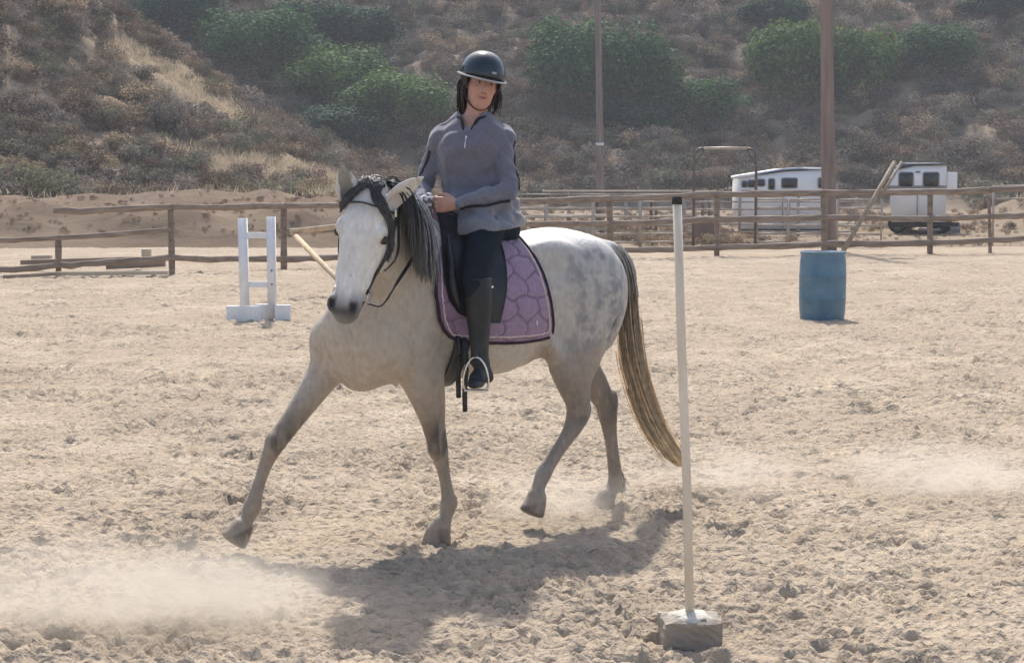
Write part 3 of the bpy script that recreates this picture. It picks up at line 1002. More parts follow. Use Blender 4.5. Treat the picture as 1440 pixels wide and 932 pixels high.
for _x in (-.12, .12):
    MB().lathe([(0, .02), (.03, .02), (.035, 0), (.035, -.01)], (_x, .0, .853), 14).build("bung", M_BLUE, _root, True)
tag(_root, "dented blue plastic barrel standing on the sand", "barrel")

# ------------------------------------------------------------------ white jump standard
M_JUMP = mat("chalky_white_paint", (0.70, 0.70, 0.70), (0.80, 0.80, 0.79), scale=5, rough=0.7, bump=.003, bscale=40)
_P = gnd(352, 450)
_root = empty("jump_standard", (_P[0], _P[1], 0))
_Yj = _P[1]
_sc = _Yj / FPX
_loc = lambda px, py, dy=0.0: at(px, py, _Yj + dy) - np.array([_P[0], 0, 0]) - np.array([0, _Yj, 0])
for (_pt, _pb, _wp) in (((341, 307), (345, 446), 12), ((381, 305), (383, 441), 11.5)):
    _T, _B = _loc(*_pt), _loc(*_pb)
    _B[2] = 0.02
    _w = _wp * _sc / 2
    _m = MB()
    _m.add([_B + (-_w, -_w, 0), _B + (_w, -_w, 0), _B + (_w, _w, 0), _B + (-_w, _w, 0), _T + (-_w, -_w, 0), _T + (_w, -_w, 0), _T + (_w, _w, 0), _T + (-_w, _w, 0)],
           [[0, 1, 5, 4], [1, 2, 6, 5], [2, 3, 7, 6], [3, 0, 4, 7], [4, 5, 6, 7], [3, 2, 1, 0]])
    _m.build("upright", M_JUMP, _root)
for _py in (331, 400):
    _c = (_loc(347, _py) + _loc(376, _py)) / 2
    MB().box(_c, (30 * _sc, .05, 8.5 * _sc), bev=.004).build("crosspiece", M_JUMP, _root)
for _px, _w, _dy in ((342, 46, -.24), (372, 26, .06), (398, 22, -.05)):
    _c = _loc(_px, 442, _dy)
    MB().box((_c[0], _dy, .095), (_w * _sc, .09, .2), bev=.006).build("foot", M_JUMP, _root)
for _z in (.62, .45):
    MB().tube([(_loc(383, 380)[0], -.07, _z), (_loc(383, 380)[0], -.04, _z)], .012, n=8).build("bolt", M_DARKSTEEL, _root, True)
tag(_root, "white wooden jump standard with two uprights left of the horse", "jump standard")

# ------------------------------------------------------------------ white bending pole in a concrete block
M_PVC = mat("dusty_white_pvc", (0.72, 0.66, 0.56), (0.82, 0.78, 0.71), scale=3, rough=0.5, spec=0.4, stretch=(4, 4, .8), c3=(0.66, 0.58, 0.46), scale3=2.0, lo=.45, hi=.75, transl=.25)
M_CONC = mat("rough_concrete", (0.34, 0.30, 0.25), (0.48, 0.43, 0.37), scale=7, rough=0.95, bump=.012, bscale=25, c3=(0.27, 0.23, 0.185), scale3=3)
_P = gnd(970, 905)
_root = empty("bending_pole", (_P[0], _P[1], 0))
_B, _T = at(971, 880, _P[1]) - _P, at(952, 279, _P[1]) - _P
MB().tube([_B - (0, 0, .05), (_B * 2 + _T) / 3 + (.003, 0, 0), (_B + 2 * _T) / 3, _T], .0165, n=16, up=(0, 1, 0)).build("pipe", M_PVC, _root, True)
MB().tube([_T - (0, 0, .022), _T + (0, 0, .006)], .0185, n=16, up=(0, 1, 0)).build("cap", M_RUBBER, _root, True)
_bm = bmesh.new()
bmesh.ops.create_cube(_bm, size=1)
bmesh.ops.subdivide_edges(_bm, edges=_bm.edges[:], cuts=7, use_grid_fill=True)
_rr = random.Random(3)
for _v in _bm.verts:
    _c = _v.co
    _d = max(abs(_c.x), abs(_c.y))
    _c.x, _c.y = _c.x * .215, _c.y * .17
    if abs(_c.z) > .49 and _d > .45:
        _c.z *= .88
    _c.z *= .125
    _v.co += Vector((_rr.uniform(-1, 1), _rr.uniform(-1, 1), _rr.uniform(-1, 1))) * .005
_me = bpy.data.meshes.new("block")
_bm.to_mesh(_me)
_bm.free()
_o = obj("concrete_base", _me, M_CONC, _root)
_o.location = (0, 0, .045)
_o.rotation_euler = (0.02, 0.02, .06)
_m = MB().lathe([(.0, .124), (.02, .124), (.035, .119), (.06, .116), (.075, .110), (.08, .098)], (0, 0, 0), 22)
_rr2 = np.random.default_rng(4)
_m.v[0][:, :2] *= _rr2.uniform(.8, 1.2, (len(_m.v[0]), 1))
_m.v[0][:, 2] += _rr2.uniform(-.003, .003, len(_m.v[0]))
_m.build("mortar_patch", mat("pale_mortar", (.50, .46, .39), (.64, .60, .53), scale=20, rough=.95, bump=.006), _root)
tag(_root, "slim white pole with black cap standing in a concrete block", "bending pole")
# ------------------------------------------------------------------ smooth-blended bodies: a distance field turned into one skin
class SDF:
    def __init__(s, lo, hi, h):
        s.lo, s.h = np.array(lo, float), h
        n = np.ceil((np.array(hi) - s.lo) / h).astype(int) + 1
        s.ax = [s.lo[k] + h * np.arange(n[k]) for k in range(3)]
        s.D = np.full(n, 0.4, np.float32)

    def _box(s, lo, hi):
        sl = []
        for k in range(3):
            a = max(0, int(math.floor((lo[k] - s.lo[k]) / s.h)))
            b = min(len(s.ax[k]), int(math.ceil((hi[k] - s.lo[k]) / s.h)) + 1)
            if b <= a: return None
            sl.append(slice(a, b))
        return tuple(sl)

    def _xyz(s, sl):
        return (s.ax[0][sl[0]][:, None, None].astype(np.float32), s.ax[1][sl[1]][None, :, None].astype(np.float32), s.ax[2][sl[2]][None, None, :].astype(np.float32))

    def blend(s, sl, P, k, op):
        D = s.D[sl]
        if op == 'add':
            if k > 0:
                hh = np.clip(0.5 + 0.5 * (D - P) / k, 0, 1)
                s.D[sl] = D * (1 - hh) + P * hh - k * hh * (1 - hh)
            else:
                s.D[sl] = np.minimum(D, P)
        elif op == 'sub':
            P = -P
            hh = np.clip(0.5 - 0.5 * (D - P) / k, 0, 1)
            s.D[sl] = D * (1 - hh) + P * hh + k * hh * (1 - hh)

    def loft(s, pts, k=0.03, sub=3, side=(0, 1, 0), op='add', sides=None, cap=1.0):
        """pts rows: x,y,z,half-width along side,half-depth"""
        P = np.asarray(pts, float)
        if sides is None:
            sides = np.repeat(np.asarray(side, float)[None], len(P), 0)
        Q = catmull(np.hstack([P, sides]), sub) if len(P) > 2 else np.hstack([P, sides])
        pad = max(0.035, k * 1.3)
        rm = Q[:, 3:5].max() * 1.05 + pad
        sl = s._box(Q[:, :3].min(0) - rm, Q[:, :3].max(0) + rm)
        A = np.full([x.stop - x.start for x in sl], 0.4, np.float32)
        for i in range(len(Q) - 1):
            a, b = Q[i, :3], Q[i + 1, :3]
            r = max(Q[i, 3:5].max(), Q[i + 1, 3:5].max()) + pad
            sb = s._box(np.minimum(a, b) - r, np.maximum(a, b) + r)
            if sb is None: continue
            X, Y, Z = s._xyz(sb)
            ab = b - a
            L = np.linalg.norm(ab) + 1e-9
            T = ab / L
            S = Q[i, 5:8] + Q[i + 1, 5:8]
            S = S - T * (S @ T)
            S /= np.linalg.norm(S)
            U = np.cross(T, S)
            x, y, z = X - a[0], Y - a[1], Z - a[2]
            t = (x * T[0] + y * T[1] + z * T[2])
            tc = np.clip(t, 0, L)
            f = tc / L
            w = np.maximum(Q[i, 3] * (1 - f) + Q[i + 1, 3] * f, 1e-3)
            h = np.maximum(Q[i, 4] * (1 - f) + Q[i + 1, 4] * f, 1e-3)
            qs = x * S[0] + y * S[1] + z * S[2]
            qu = x * U[0] + y * U[1] + z * U[2]
            qt = t - tc
            rt = np.minimum(w, h) * cap
            k0 = np.sqrt((qs / w) ** 2 + (qu / h) ** 2 + (qt / rt) ** 2) + 1e-6
            k1 = np.sqrt((qs / w ** 2) ** 2 + (qu / h ** 2) ** 2 + (qt / rt ** 2) ** 2) + 1e-5
            d = (k0 * (k0 - 1) / k1).astype(np.float32)
            o = tuple(slice(sb[q].start - sl[q].start, sb[q].stop - sl[q].start) for q in range(3))
            A[o] = np.minimum(A[o], d)
        s.blend(sl, A, k, op)

    def ell(s, c, r, k=0.03, R=None, op='add'):
        c, r = np.asarray(c, float), np.asarray(r, float)
        rm = r.max() + max(0.03, 1.3 * k)
        sl = s._box(c - rm, c + rm)
        if sl is None: return
        X, Y, Z = s._xyz(sl)
        x, y, z = X - c[0], Y - c[1], Z - c[2]
        if R is not None:
            R = np.asarray(R, float)      # rows: local axes
            x, y, z = (x * R[0, 0] + y * R[0, 1] + z * R[0, 2], x * R[1, 0] + y * R[1, 1] + z * R[1, 2], x * R[2, 0] + y * R[2, 1] + z * R[2, 2])
        k0 = np.sqrt((x / r[0]) ** 2 + (y / r[1]) ** 2 + (z / r[2]) ** 2) + 1e-6
        k1 = np.sqrt((x / r[0] ** 2) ** 2 + (y / r[1] ** 2) ** 2 + (z / r[2] ** 2) ** 2) + 1e-5
        s.blend(sl, (k0 * (k0 - 1) / k1).astype(np.float32), k, op)

    def cut(s, p, n, k=0.004):
        """remove the half-space beyond the plane (point p, normal n)"""
        n = np.asarray(n, float) / np.linalg.norm(n)
        X, Y, Z = s._xyz((slice(None),) * 3)
        P = ((X - p[0]) * n[0] + (Y - p[1]) * n[1] + (Z - p[2]) * n[2]).astype(np.float32)
        s.D = np.maximum(s.D, P)

    def sample(s, P):
        P = np.asarray(P, float)
        u = (P - s.lo) / s.h
        n = np.array(s.D.shape)
        u = np.clip(u, 0, n - 1.001)
        i = u.astype(int)
        f = u - i
        r = 0
        for dx in (0, 1):
            for dy in (0, 1):
                for dz in (0, 1):
                    wgt = (f[..., 0] if dx else 1 - f[..., 0]) * (f[..., 1] if dy else 1 - f[..., 1]) * (f[..., 2] if dz else 1 - f[..., 2])
                    r = r + wgt * s.D[i[..., 0] + dx, i[..., 1] + dy, i[..., 2] + dz]
        return r

    def grad(s, P):
        e = s.h
        g = np.stack([s.sample(P + np.eye(3)[k] * e) - s.sample(P - np.eye(3)[k] * e) for k in range(3)], -1)
        return g / (np.linalg.norm(g, axis=-1)[..., None] + 1e-9)

    def cast(s, O, d, off=0.0, tmax=1.0):
        """march from outside point O along d until the field is off"""
        O, d = np.asarray(O, float), np.asarray(d, float)
        d = d / np.linalg.norm(d, axis=-1)[..., None]
        N = 260
        ts = np.linspace(0, tmax, N)
        best = np.full(O.shape[:-1], np.nan)
        prev = s.sample(O) - off
        for k in range(1, N):
            v = s.sample(O + d * ts[k]) - off
            hit = np.isnan(best) & (v <= 0)
            f = np.clip(prev / (prev - v + 1e-9), 0, 1)
            best = np.where(hit, ts[k - 1] + f * (ts[k] - ts[k - 1]), best)
            prev = v
        best = np.where(np.isnan(best), tmax, best)
        return O + d * best[..., None]

    def skin(s):
        D = s.D
        D[0], D[-1], D[:, 0], D[:, -1], D[:, :, 0], D[:, :, -1] = (np.maximum(q, 0.01) for q in (D[0], D[-1], D[:, 0], D[:, -1], D[:, :, 0], D[:, :, -1]))
        ins = D < 0
        cnt = np.zeros([n - 1 for n in D.shape], np.uint8)
        offs = [(a, b, c) for a in (0, 1) for b in (0, 1) for c in (0, 1)]
        sl = lambda o: tuple(slice(o[k], D.shape[k] - 1 + o[k]) for k in range(3))
        for o in offs:
            cnt += ins[sl(o)]
        act = (cnt > 0) & (cnt < 8)
        idx = np.full(cnt.shape, -1, np.int32)
        C = np.argwhere(act)
        idx[act] = np.arange(len(C))
        val = np.stack([D[C[:, 0] + o[0], C[:, 1] + o[1], C[:, 2] + o[2]] for o in offs], 1).astype(np.float64)
        acc, m = np.zeros((len(C), 3)), np.zeros(len(C))
        for i, a in enumerate(offs):
            for j, b in enumerate(offs):
                if j > i and sum(abs(a[k] - b[k]) for k in range(3)) == 1:
                    va, vb = val[:, i], val[:, j]
                    x = (va < 0) != (vb < 0)
                    t = np.where(x, va / np.where(va == vb, 1, va - vb), 0)
                    p = np.array(a)[None] + t[:, None] * (np.array(b) - np.array(a))[None]
                    acc += p * x[:, None]
                    m += x
        V = s.lo + (C + acc / m[:, None]) * s.h
        F = []
        for k in range(3):
            a, b = (k + 1) % 3, (k + 2) % 3
            s0 = [slice(None)] * 3
            s1 = [slice(None)] * 3
            s0[k], s1[k] = slice(0, -1), slice(1, None)
            e0, e1 = ins[tuple(s0)], ins[tuple(s1)]
            E = np.argwhere(e0 != e1)
            E = E[(E[:, a] > 0) & (E[:, b] > 0) & (E[:, a] < D.shape[a] - 1) & (E[:, b] < D.shape[b] - 1)]
            fl = e0[E[:, 0], E[:, 1], E[:, 2]]
            ua, ub = np.eye(3, dtype=int)[a], np.eye(3, dtype=int)[b]
            g = lambda q: idx[q[:, 0], q[:, 1], q[:, 2]]
            q = np.stack([g(E - ua - ub), g(E - ub), g(E), g(E - ua)], 1)
            q[~fl] = q[~fl][:, ::-1]
            F.append(q)
        return V, np.concatenate(F)


def relax(V, F, it=2, lam=0.5):
    E = np.concatenate([F[:, [0, 1]], F[:, [1, 2]], F[:, [2, 3]], F[:, [3, 0]]])
    for _ in range(it):
        acc, n = np.zeros_like(V), np.zeros(len(V))
        for a, b in ((0, 1), (1, 0)):
            for c in range(3):
                acc[:, c] += np.bincount(E[:, a], V[E[:, b], c], len(V))
            n += np.bincount(E[:, a], minlength=len(V))
        V = V + lam * (acc / np.maximum(n, 1)[:, None] - V)
    return V


def vnoise(P, sc, seed=0):
    """smooth value noise in 0..1 at points P"""
    p = P * sc + 137.0
    i = np.floor(p).astype(np.int64)
    f = p - i
    f = f * f * (3 - 2 * f)
    r = 0
    for dx in (0, 1):
        for dy in (0, 1):
            for dz in (0, 1):
                h = (i[:, 0] + dx) * 374761393 + (i[:, 1] + dy) * 668265263 + (i[:, 2] + dz) * 2147483647 + seed * 974711
                h = (h ^ (h >> 13)) * 1274126177
                h = ((h ^ (h >> 16)) & 0xFFFFFF) / float(0xFFFFFF)
                r = r + h * (f[:, 0] if dx else 1 - f[:, 0]) * (f[:, 1] if dy else 1 - f[:, 1]) * (f[:, 2] if dz else 1 - f[:, 2])
    return r


def lerpc(a, b, m):
    return np.asarray(a) * (1 - m[:, None]) + np.asarray(b) * m[:, None]


def strands(paths, rad, cols, name, m, parent, flat=0.45, n=4):
    """paths (k,m,3) hair locks; rad (k,m); cols (k,m,3)"""
    K, M, _ = paths.shape
    T = np.gradient(paths, axis=1)
    T /= np.linalg.norm(T, axis=2)[..., None] + 1e-9
    A = np.cross(T, np.random.default_rng(1).normal(size=(K, 1, 3)))
    A /= np.linalg.norm(A, axis=2)[..., None] + 1e-9
    B = np.cross(T, A)
    th = np.arange(n) * 2 * math.pi / n
    V = paths[:, :, None] + rad[:, :, None, None] * (np.cos(th)[None, None, :, None] * A[:, :, None] + flat * np.sin(th)[None, None, :, None] * B[:, :, None])
    base = (np.arange(K)[:, None, None] * M + np.arange(M - 1)[None, :, None]) * n
    j = np.arange(n)[None, None]
    q = np.stack([base + j, base + (j + 1) % n, base + n + (j + 1) % n, base + n + j], -1).reshape(-1, 4)
    me = mesh_np(name, V.reshape(-1, 3), q)
    vcol(me, np.repeat(cols.reshape(-1, 3), n, 0))
    return obj(name, me, m, parent)
# ------------------------------------------------------------------ the grey horse, in a trot towards the left
HO = (0.063, 8.445, 0.0)
HROT = math.radians(180 + 33)           # local +x is the horse's forward, +y its left side (towards the camera)
_c33, _s33 = math.cos(math.radians(33)), math.sin(math.radians(33))
HB = SDF((-0.86, -0.46, -0.03), (1.75, 0.78, 1.86), 0.0085)
# trunk
HB.loft([(-.45, 0, 1.15, .12, .16), (-.40, 0, 1.16, .19, .235), (-.30, 0, 1.165, .25, .290), (-.15, 0, 1.175, .27, .308), (0, 0, 1.15, .27, .314), (.2, 0, 1.112, .287, .345),
         (.4, 0, 1.11, .265, .352), (.55, 0, 1.12, .225, .385), (.70, 0, 1.08, .21, .345), (.84, 0, 1.02, .205, .275), (.93, 0, .99, .17, .21)], k=0, sub=3)
for s in (1, -1):
    HB.ell((-.27, .14 * s, 1.15), (.22, .125, .27), .06)                       # haunch
    HB.ell((-.40, .09 * s, 1.06), (.11, .09, .21), .05)                       # buttock
    HB.ell((-.02, .19 * s, 1.36), (.13, .05, .07), .06)                       # point of hip
HB.ell((.70, .13, 1.08), (.17, .10, .27), .06, R=[(.88, 0, .47), (0, 1, 0), (-.47, 0, .88)])      # near shoulder blade
HB.ell((.80, -.13, 1.07), (.17, .10, .27), .06, R=[(.8, 0, .6), (0, 1, 0), (-.6, 0, .8)])
HB.ell((.86, .12, .95), (.12, .10, .13), .06)                                # points of shoulder
HB.ell((.99, -.13, .96), (.12, .11, .13), .06)
HB.ell((.92, 0, .86), (.12, .13, .13), .06)                                  # breast
HB.ell((.5, 0, 1.47), (.2, .05, .07), .08)                                   # withers
# neck, bent to the left
_ns = [(0, 1, 0), (-.18, .98, 0), (-.5, .87, 0), (-.62, .78, -.05), (-.635, .74, -.23)]
HB.loft([(.55, 0, 1.20, .17, .30), (.72, .07, 1.32, .140, .255), (.87, .20, 1.43, .108, .205), (.985, .325, 1.53, .085, .155), (1.04, .40, 1.60, .075, .115)], k=.07, sub=4, sides=np.array(_ns))
# head
HP = np.array([1.088, .418, 1.694])
HA = np.array([.27, .02, -.96]); HA /= np.linalg.norm(HA)
HS = np.array([-.635, .74, -.23]); HS -= HA * (HS @ HA); HS /= np.linalg.norm(HS)
HN = np.cross(HA, HS)
hd = lambda t, sx, n: HP + HA * (t * .965) + HS * sx + HN * n
_hp = [(.0, -.065, .058, .050), (.05, -.06, .085, .082), (.13, -.068, .108, .105), (.22, -.09, .112, .128), (.30, -.085, .096, .115), (.38, -.072, .080, .092), (.46, -.060, .069, .073), (.52, -.055, .066, .064), (.57, -.055, .066, .057), (.605, -.058, .048, .036)]
HB.loft([(*hd(t, 0, n), w_, h_) for t, n, w_, h_ in _hp], k=.03, sub=3, side=HS)
HR = np.array([HS, HN, HA])
for s in (1, -1):
    HB.ell(hd(.25, .066 * s, -.155), (.040, .095, .115), .03, R=HR)              # cheek
    HB.ell(hd(.205, .099 * s, -.022), (.020, .032, .040), .02, R=HR)            # brow ridge
    HB.ell(hd(.36, .075 * s, -.06), (.012, .018, .10), .015, R=HR)            # facial crest
    HB.ell(hd(.555, .050 * s, -.024), (.030, .034, .042), .015, R=HR)           # nostril wing
    HB.ell(hd(.562, .050 * s, .004), (.014, .020, .024), .004, R=HR, op='sub')
    HB.ell(hd(.233, .120 * s, -.032), (.018, .024, .020), .006, R=HR, op='sub')  # eye socket
HB.ell(hd(.588, 0, -.09), (.046, .032, .034), .02, R=HR)                       # chin
HB.loft([(*hd(.583, -.055, -.078), .008, .004), (*hd(.597, 0, -.062), .008, .004), (*hd(.583, .055, -.078), .008, .004)], k=.008, op='sub', side=HN)   # mouth


def ear(base, tip, side, w_):
    base, tip, side = np.array(base), np.array(tip), np.array(side, float)
    d = tip - base
    nrm = np.cross(side, d)
    nrm /= np.linalg.norm(nrm)
    if nrm @ HN < 0: nrm = -nrm
    pts = [(-.15, .6), (0, .8), (.25, 1.0), (.5, .92), (.75, .62), (.93, .28), (1, .1)]
    HB.loft([(*(base + d * t - nrm * .012 * math.sin(math.pi * t)), w_ * f, .018 * (1 - .55 * t)) for t, f in pts], k=.018, side=side)
    HB.loft([(*(base + d * t + nrm * .014), w_ * f * .70, .020) for t, f in [(.12, .8), (.35, 1.0), (.65, .75), (.84, .45)]], k=.006, side=side, op='sub')


earL_tip, earR_tip = np.array([.895, .548, 1.728]), np.array([1.19, .355, 1.778])
ear(hd(.085, .088, -.025), earL_tip, (.1, .5, .85), .056)
ear(hd(.075, -.090, -.015), earR_tip, (-.75, .65, .1), .056)


def leg(P, k=.045):
    HB.loft(P, k=k, sub=3)


# near fore (left), planted
leg([(.74, .135, .96, .085, .135), (.665, .135, .79, .078, .108), (.622, .125, .67, .062, .083), (.590, .112, .555, .046, .058), (.562, .105, .445, .041, .049), (.540, .102, .37, .031, .036),
     (.522, .10, .29, .0245, .030), (.508, .10, .22, .027, .034), (.500, .10, .175, .035, .045), (.520, .10, .115, .031, .036), (.545, .10, .075, .040, .046)])
HB.loft([(.545, .10, .075, .043, .050), (.562, .10, .035, .052, .064), (.572, .10, -.015, .058, .076)], k=.012)
# off fore (right), reaching forward
leg([(.95, -.14, .95, .085, .125), (1.02, -.135, .84, .072, .092), (1.135, -.13, .695, .055, .066), (1.225, -.125, .59, .044, .053), (1.300, -.12, .505, .041, .048), (1.345, -.12, .43, .031, .036),
     (1.378, -.12, .35, .0245, .030), (1.408, -.12, .27, .028, .034), (1.425, -.12, .215, .036, .045), (1.452, -.12, .165, .030, .035), (1.475, -.12, .130, .040, .045)])
HB.loft([(1.468, -.12, .142, .043, .050), (1.492, -.12, .105, .050, .060), (1.520, -.12, .068, .056, .068)], k=.012, cap=.25)
# near hind (left), swinging forward
leg([(-.26, .12, 1.17, .12, .21), (-.215, .155, 1.0, .108, .195), (-.185, .16, .84, .090, .155), (-.195, .15, .72, .066, .102), (-.222, .145, .615, .047, .068), (-.215, .14, .525, .042, .058),
     (-.170, .14, .455, .033, .043), (-.110, .14, .385, .028, .036), (-.055, .14, .32, .030, .038), (-.020, .14, .275, .035, .044), (.008, .14, .215, .030, .035), (.022, .14, .17, .038, .042)], k=.06)
HB.ell((-.275, .14, .555), (.022, .022, .045), .03, R=[(.9, 0, .4), (0, 1, 0), (-.4, 0, .9)])
HB.loft([(.015, .14, .178, .043, .047), (.030, .14, .130, .051, .058), (.050, .14, .085, .057, .066)], k=.012, cap=.25)
# off hind (right), planted behind
leg([(-.30, -.12, 1.15, .12, .20), (-.33, -.14, .98, .10, .17), (-.39, -.13, .80, .075, .125), (-.50, -.11, .67, .056, .080), (-.560, -.10, .575, .044, .060), (-.585, -.10, .505, .042, .056),
     (-.600, -.10, .41, .031, .041), (-.618, -.10, .30, .027, .036), (-.636, -.10, .19, .031, .040), (-.640, -.10, .135, .036, .046), (-.605, -.10, .09, .032, .038), (-.578, -.10, .06, .041, .046)], k=.05)
HB.ell((-.625, -.10, .575), (.022, .022, .05), .03)
HB.loft([(-.580, -.10, .065, .043, .050), (-.560, -.10, .025, .052, .062), (-.545, -.10, -.02, .057, .072)], k=.012)
# dock of the tail
HB.loft([(-.36, 0, 1.375, .06, .06), (-.47, 0, 1.37, .05, .048), (-.545, 0, 1.355, .04, .04), (-.60, .0, 1.28, .032, .032), (-.625, 0, 1.18, .022, .022)], k=.03)

# muscle and bone relief
def groove(pts, r, k, op='sub'):
    HB.loft([(*p, r, r) for p in pts], k=k, sub=3, op=op)


groove([(1.11, -.02, .97), (1.06, -.01, .86), (1.0, 0, .77)], .014, .035)                      # between the breast muscles
groove([(.60, .245, 1.30), (.70, .245, 1.12), (.78, .235, .98)], .010, .035)                   # behind the shoulder blade
groove([(.55, .215, .90), (.56, .20, .80), (.53, .19, .72)], .012, .03)                        # elbow fold
groove([(-.40, .195, 1.24), (-.385, .215, 1.05), (-.33, .225, .86)], .010, .035)               # hamstring line
groove([(.02, .235, 1.02), (-.01, .235, .93), (-.05, .22, .86)], .022, .05, 'add')             # flank fold
for sy in (1, -1):
    for a, b in (((.545, .10, .365), (.512, .10, .21)), ):
        pass
groove([(.532, .134, .37), (.506, .131, .215)], .006, .012)
groove([(1.335, -.088, .42), (1.398, -.088, .25)], .006, .012)
groove([(-.15, .172, .425), (-.055, .172, .305)], .006, .012)
groove([(.615, .188, .70), (.575, .160, .54)], .008, .02)
HB.ell((.578, .105, .44), (.030, .046, .040), .02)
HB.ell((1.318, -.12, .515), (.030, .045, .036), .02)
_V, _F = HB.skin()
_V = relax(_V, _F, 2, .4)
x, y, z = _V[:, 0], _V[:, 1], _V[:, 2]
n1, n2, n3 = vnoise(_V, 13, 1), vnoise(_V, 30, 2), vnoise(_V, 3.2, 3)
ht = (_V - HP) @ HA / .965
hn = (_V - HP) @ HN
hs = (_V - HP) @ HS
head = sstep(.02, .10, ht) * sstep(-.24, -.16, hn) * (np.abs(hs) < .18) * sstep(.75, .95, x) * sstep(1.0, 1.06, z + .3 * (hn > -.15))
C = np.tile(np.array([.50, .47, .425]), (len(_V), 1))
C = lerpc(C, (.43, .365, .29), sstep(.2, .6, x) * sstep(1.45, 1.1, z) * (.55 + .45 * n3))       # dusty beige breast and belly
hind = sstep(.12, -.2, x) * sstep(.55, .95, z)
dap = sstep(.36, .70, vnoise(_V, 20, 21) * .45 + n2 * .25 + vnoise(_V, 60, 22) * .30)
C = lerpc(C, (.20, .205, .215), hind * (.30 + .66 * dap) * (.6 + .5 * n3) * sstep(1.47, 1.33, z))                      # grey dapples on the quarters
C = lerpc(C, (.62, .61, .59), sstep(1.36, 1.46, z) * sstep(.3, .0, x))                              # sun-rimmed top of the croup, the light painted into the coat
C = lerpc(C, (.23, .19, .155), sstep(1.0, .66, z) * sstep(.1, -.05, x) * .92)                      # hind legs darker
C = lerpc(C, (.30, .235, .175), sstep(.86, .55, z) * sstep(.3, .5, x) * .85)                          # fore legs
knee1 = np.exp(-(((x - .57) / .10) ** 2 + ((z - .485) / .105) ** 2)) * (y > 0) * (.55 + .75 * vnoise(_V, 22, 41))
knee2 = np.exp(-(((x - 1.27) / .11) ** 2 + ((z - .535) / .085) ** 2)) * (y < 0) * (.5 + .75 * vnoise(_V, 22, 42))
hock1 = np.exp(-(((x + .24) / .06) ** 2 + ((z - .56) / .09) ** 2)) * (y > 0)
hock2 = np.exp(-(((x + .59) / .06) ** 2 + ((z - .55) / .09) ** 2)) * (y < 0)
C = lerpc(C, (.040, .033, .028), np.clip(1.25 * (knee1 + knee2), 0, .92) * (.55 + .6 * n2))
C = lerpc(C, (.05, .042, .036), np.clip(hock1 + hock2, 0, 1) * .7 * (.5 + .7 * n1))
C = lerpc(C, (.30, .235, .175), sstep(.34, .16, z) * .75)                                            # dusty pasterns
C = lerpc(C, (.12, .10, .085), sstep(.16, .09, z) * (x < -.4) * .45)
hoof = np.zeros(len(_V))
for hx_, hz_, sg, q in ((.56, .06, 1, .0), (1.49, .115, -1, .55), (.035, .135, 1, .3), (-.565, .05, -1, .0)):
    m_ = (np.abs(x - hx_) < .14) & (y * sg > 0)
    hoof = np.maximum(hoof, m_ * sstep(hz_ + .012, hz_ - .004, z + q * (hx_ - x) * -1 * .0 - q * (x - hx_) * -.6))
C = lerpc(C, (.135, .105, .082), hoof)
C = lerpc(C, (.70, .69, .66), head * .92)                                                           # pale face
C = lerpc(C, (.11, .107, .108), head * sstep(.475, .585, ht + .02 * (np.abs(hs) > .03)) * .85)
C = lerpc(C, (.045, .042, .042), head * np.exp(-(((ht - .59) / .02) ** 2)) * (np.abs(hs) < .06) * .8)        # dark muzzle
C = lerpc(C, (.02, .018, .018), head * np.exp(-(((ht - .562) / .027) ** 4 + ((np.abs(hs) - .051) / .020) ** 4 + ((hn - .002) / .04) ** 4)))
C = lerpc(C, (.06, .055, .05), head * np.exp(-(((ht - .233) / .022) ** 2 + ((np.abs(hs) - .118) / .03) ** 2 + ((hn + .030) / .024) ** 2)) * .9)
C = lerpc(C, (.30, .30, .30), head * (vnoise(_V, 70, 9) > .93) * .8 * (ht < .5))                    # flea-bitten flecks
C = lerpc(C, (.38, .37, .36), head * sstep(.18, .10, ht) * .5)
for tip in (earL_tip, earR_tip):
    C = lerpc(C, (.55, .53, .49), sstep(.16, .08, np.linalg.norm(_V - tip, axis=1)))
_eb = hd(.075, -.090, -.008)
_et = earR_tip
_tt = np.clip(((_V - _eb) @ (_et - _eb)) / ((_et - _eb) @ (_et - _eb)), 0, 1)
_dd = np.linalg.norm(_V - _eb - _tt[:, None] * (_et - _eb), axis=1)
C = lerpc(C, (.13, .12, .09), (_dd < .030) * (1 - .5 * _tt) * ((_V - _eb - _tt[:, None] * (_et - _eb)) @ HN > -.012))  # inside of the right ear: shade of the cup painted into the colour
C = lerpc(C, (.16, .14, .125), np.exp(-(((x - .86) / .06) ** 2 + ((y + .05) / .08) ** 2 + ((z - .80) / .05) ** 2)) * .6)   # shade between the forelegs, painted into the coat
C = lerpc(C, (.36, .27, .185), sstep(.50, .72, vnoise(_V, 7, 31) * .6 + vnoise(_V, 26, 32) * .4) * sstep(1.15, .8, z) * .45)   # dust stains
C = lerpc(C, (.40, .33, .25), sstep(.55, .7, vnoise(_V * np.array([1, 1, .35]), 40, 33)) * sstep(.8, .5, z) * .4)
C *= (.92 + .16 * vnoise(_V, 45, 5))[:, None]
C *= (.90 + .2 * n3)[:, None]
M_COAT = mat("grey_horse_coat", (0.9, 0.9, 0.9), (1.08, 1.08, 1.07), scale=55, rough=0.52, attr=True, spec=0.35, bump=.0035, bscale=110, stretch=(1, 1, .4), sheen=0.15)
horse = empty("horse", HO, HROT)
_me = mesh_np("body", _V, _F)
vcol(_me, C)
obj("body", _me, M_COAT, horse)
tag(horse, "grey horse trotting with dark mane and lifted forefoot", "horse")
M_EYE = mat("dark_eye", (0.012, 0.009, 0.007), rough=0.08, spec=0.6)
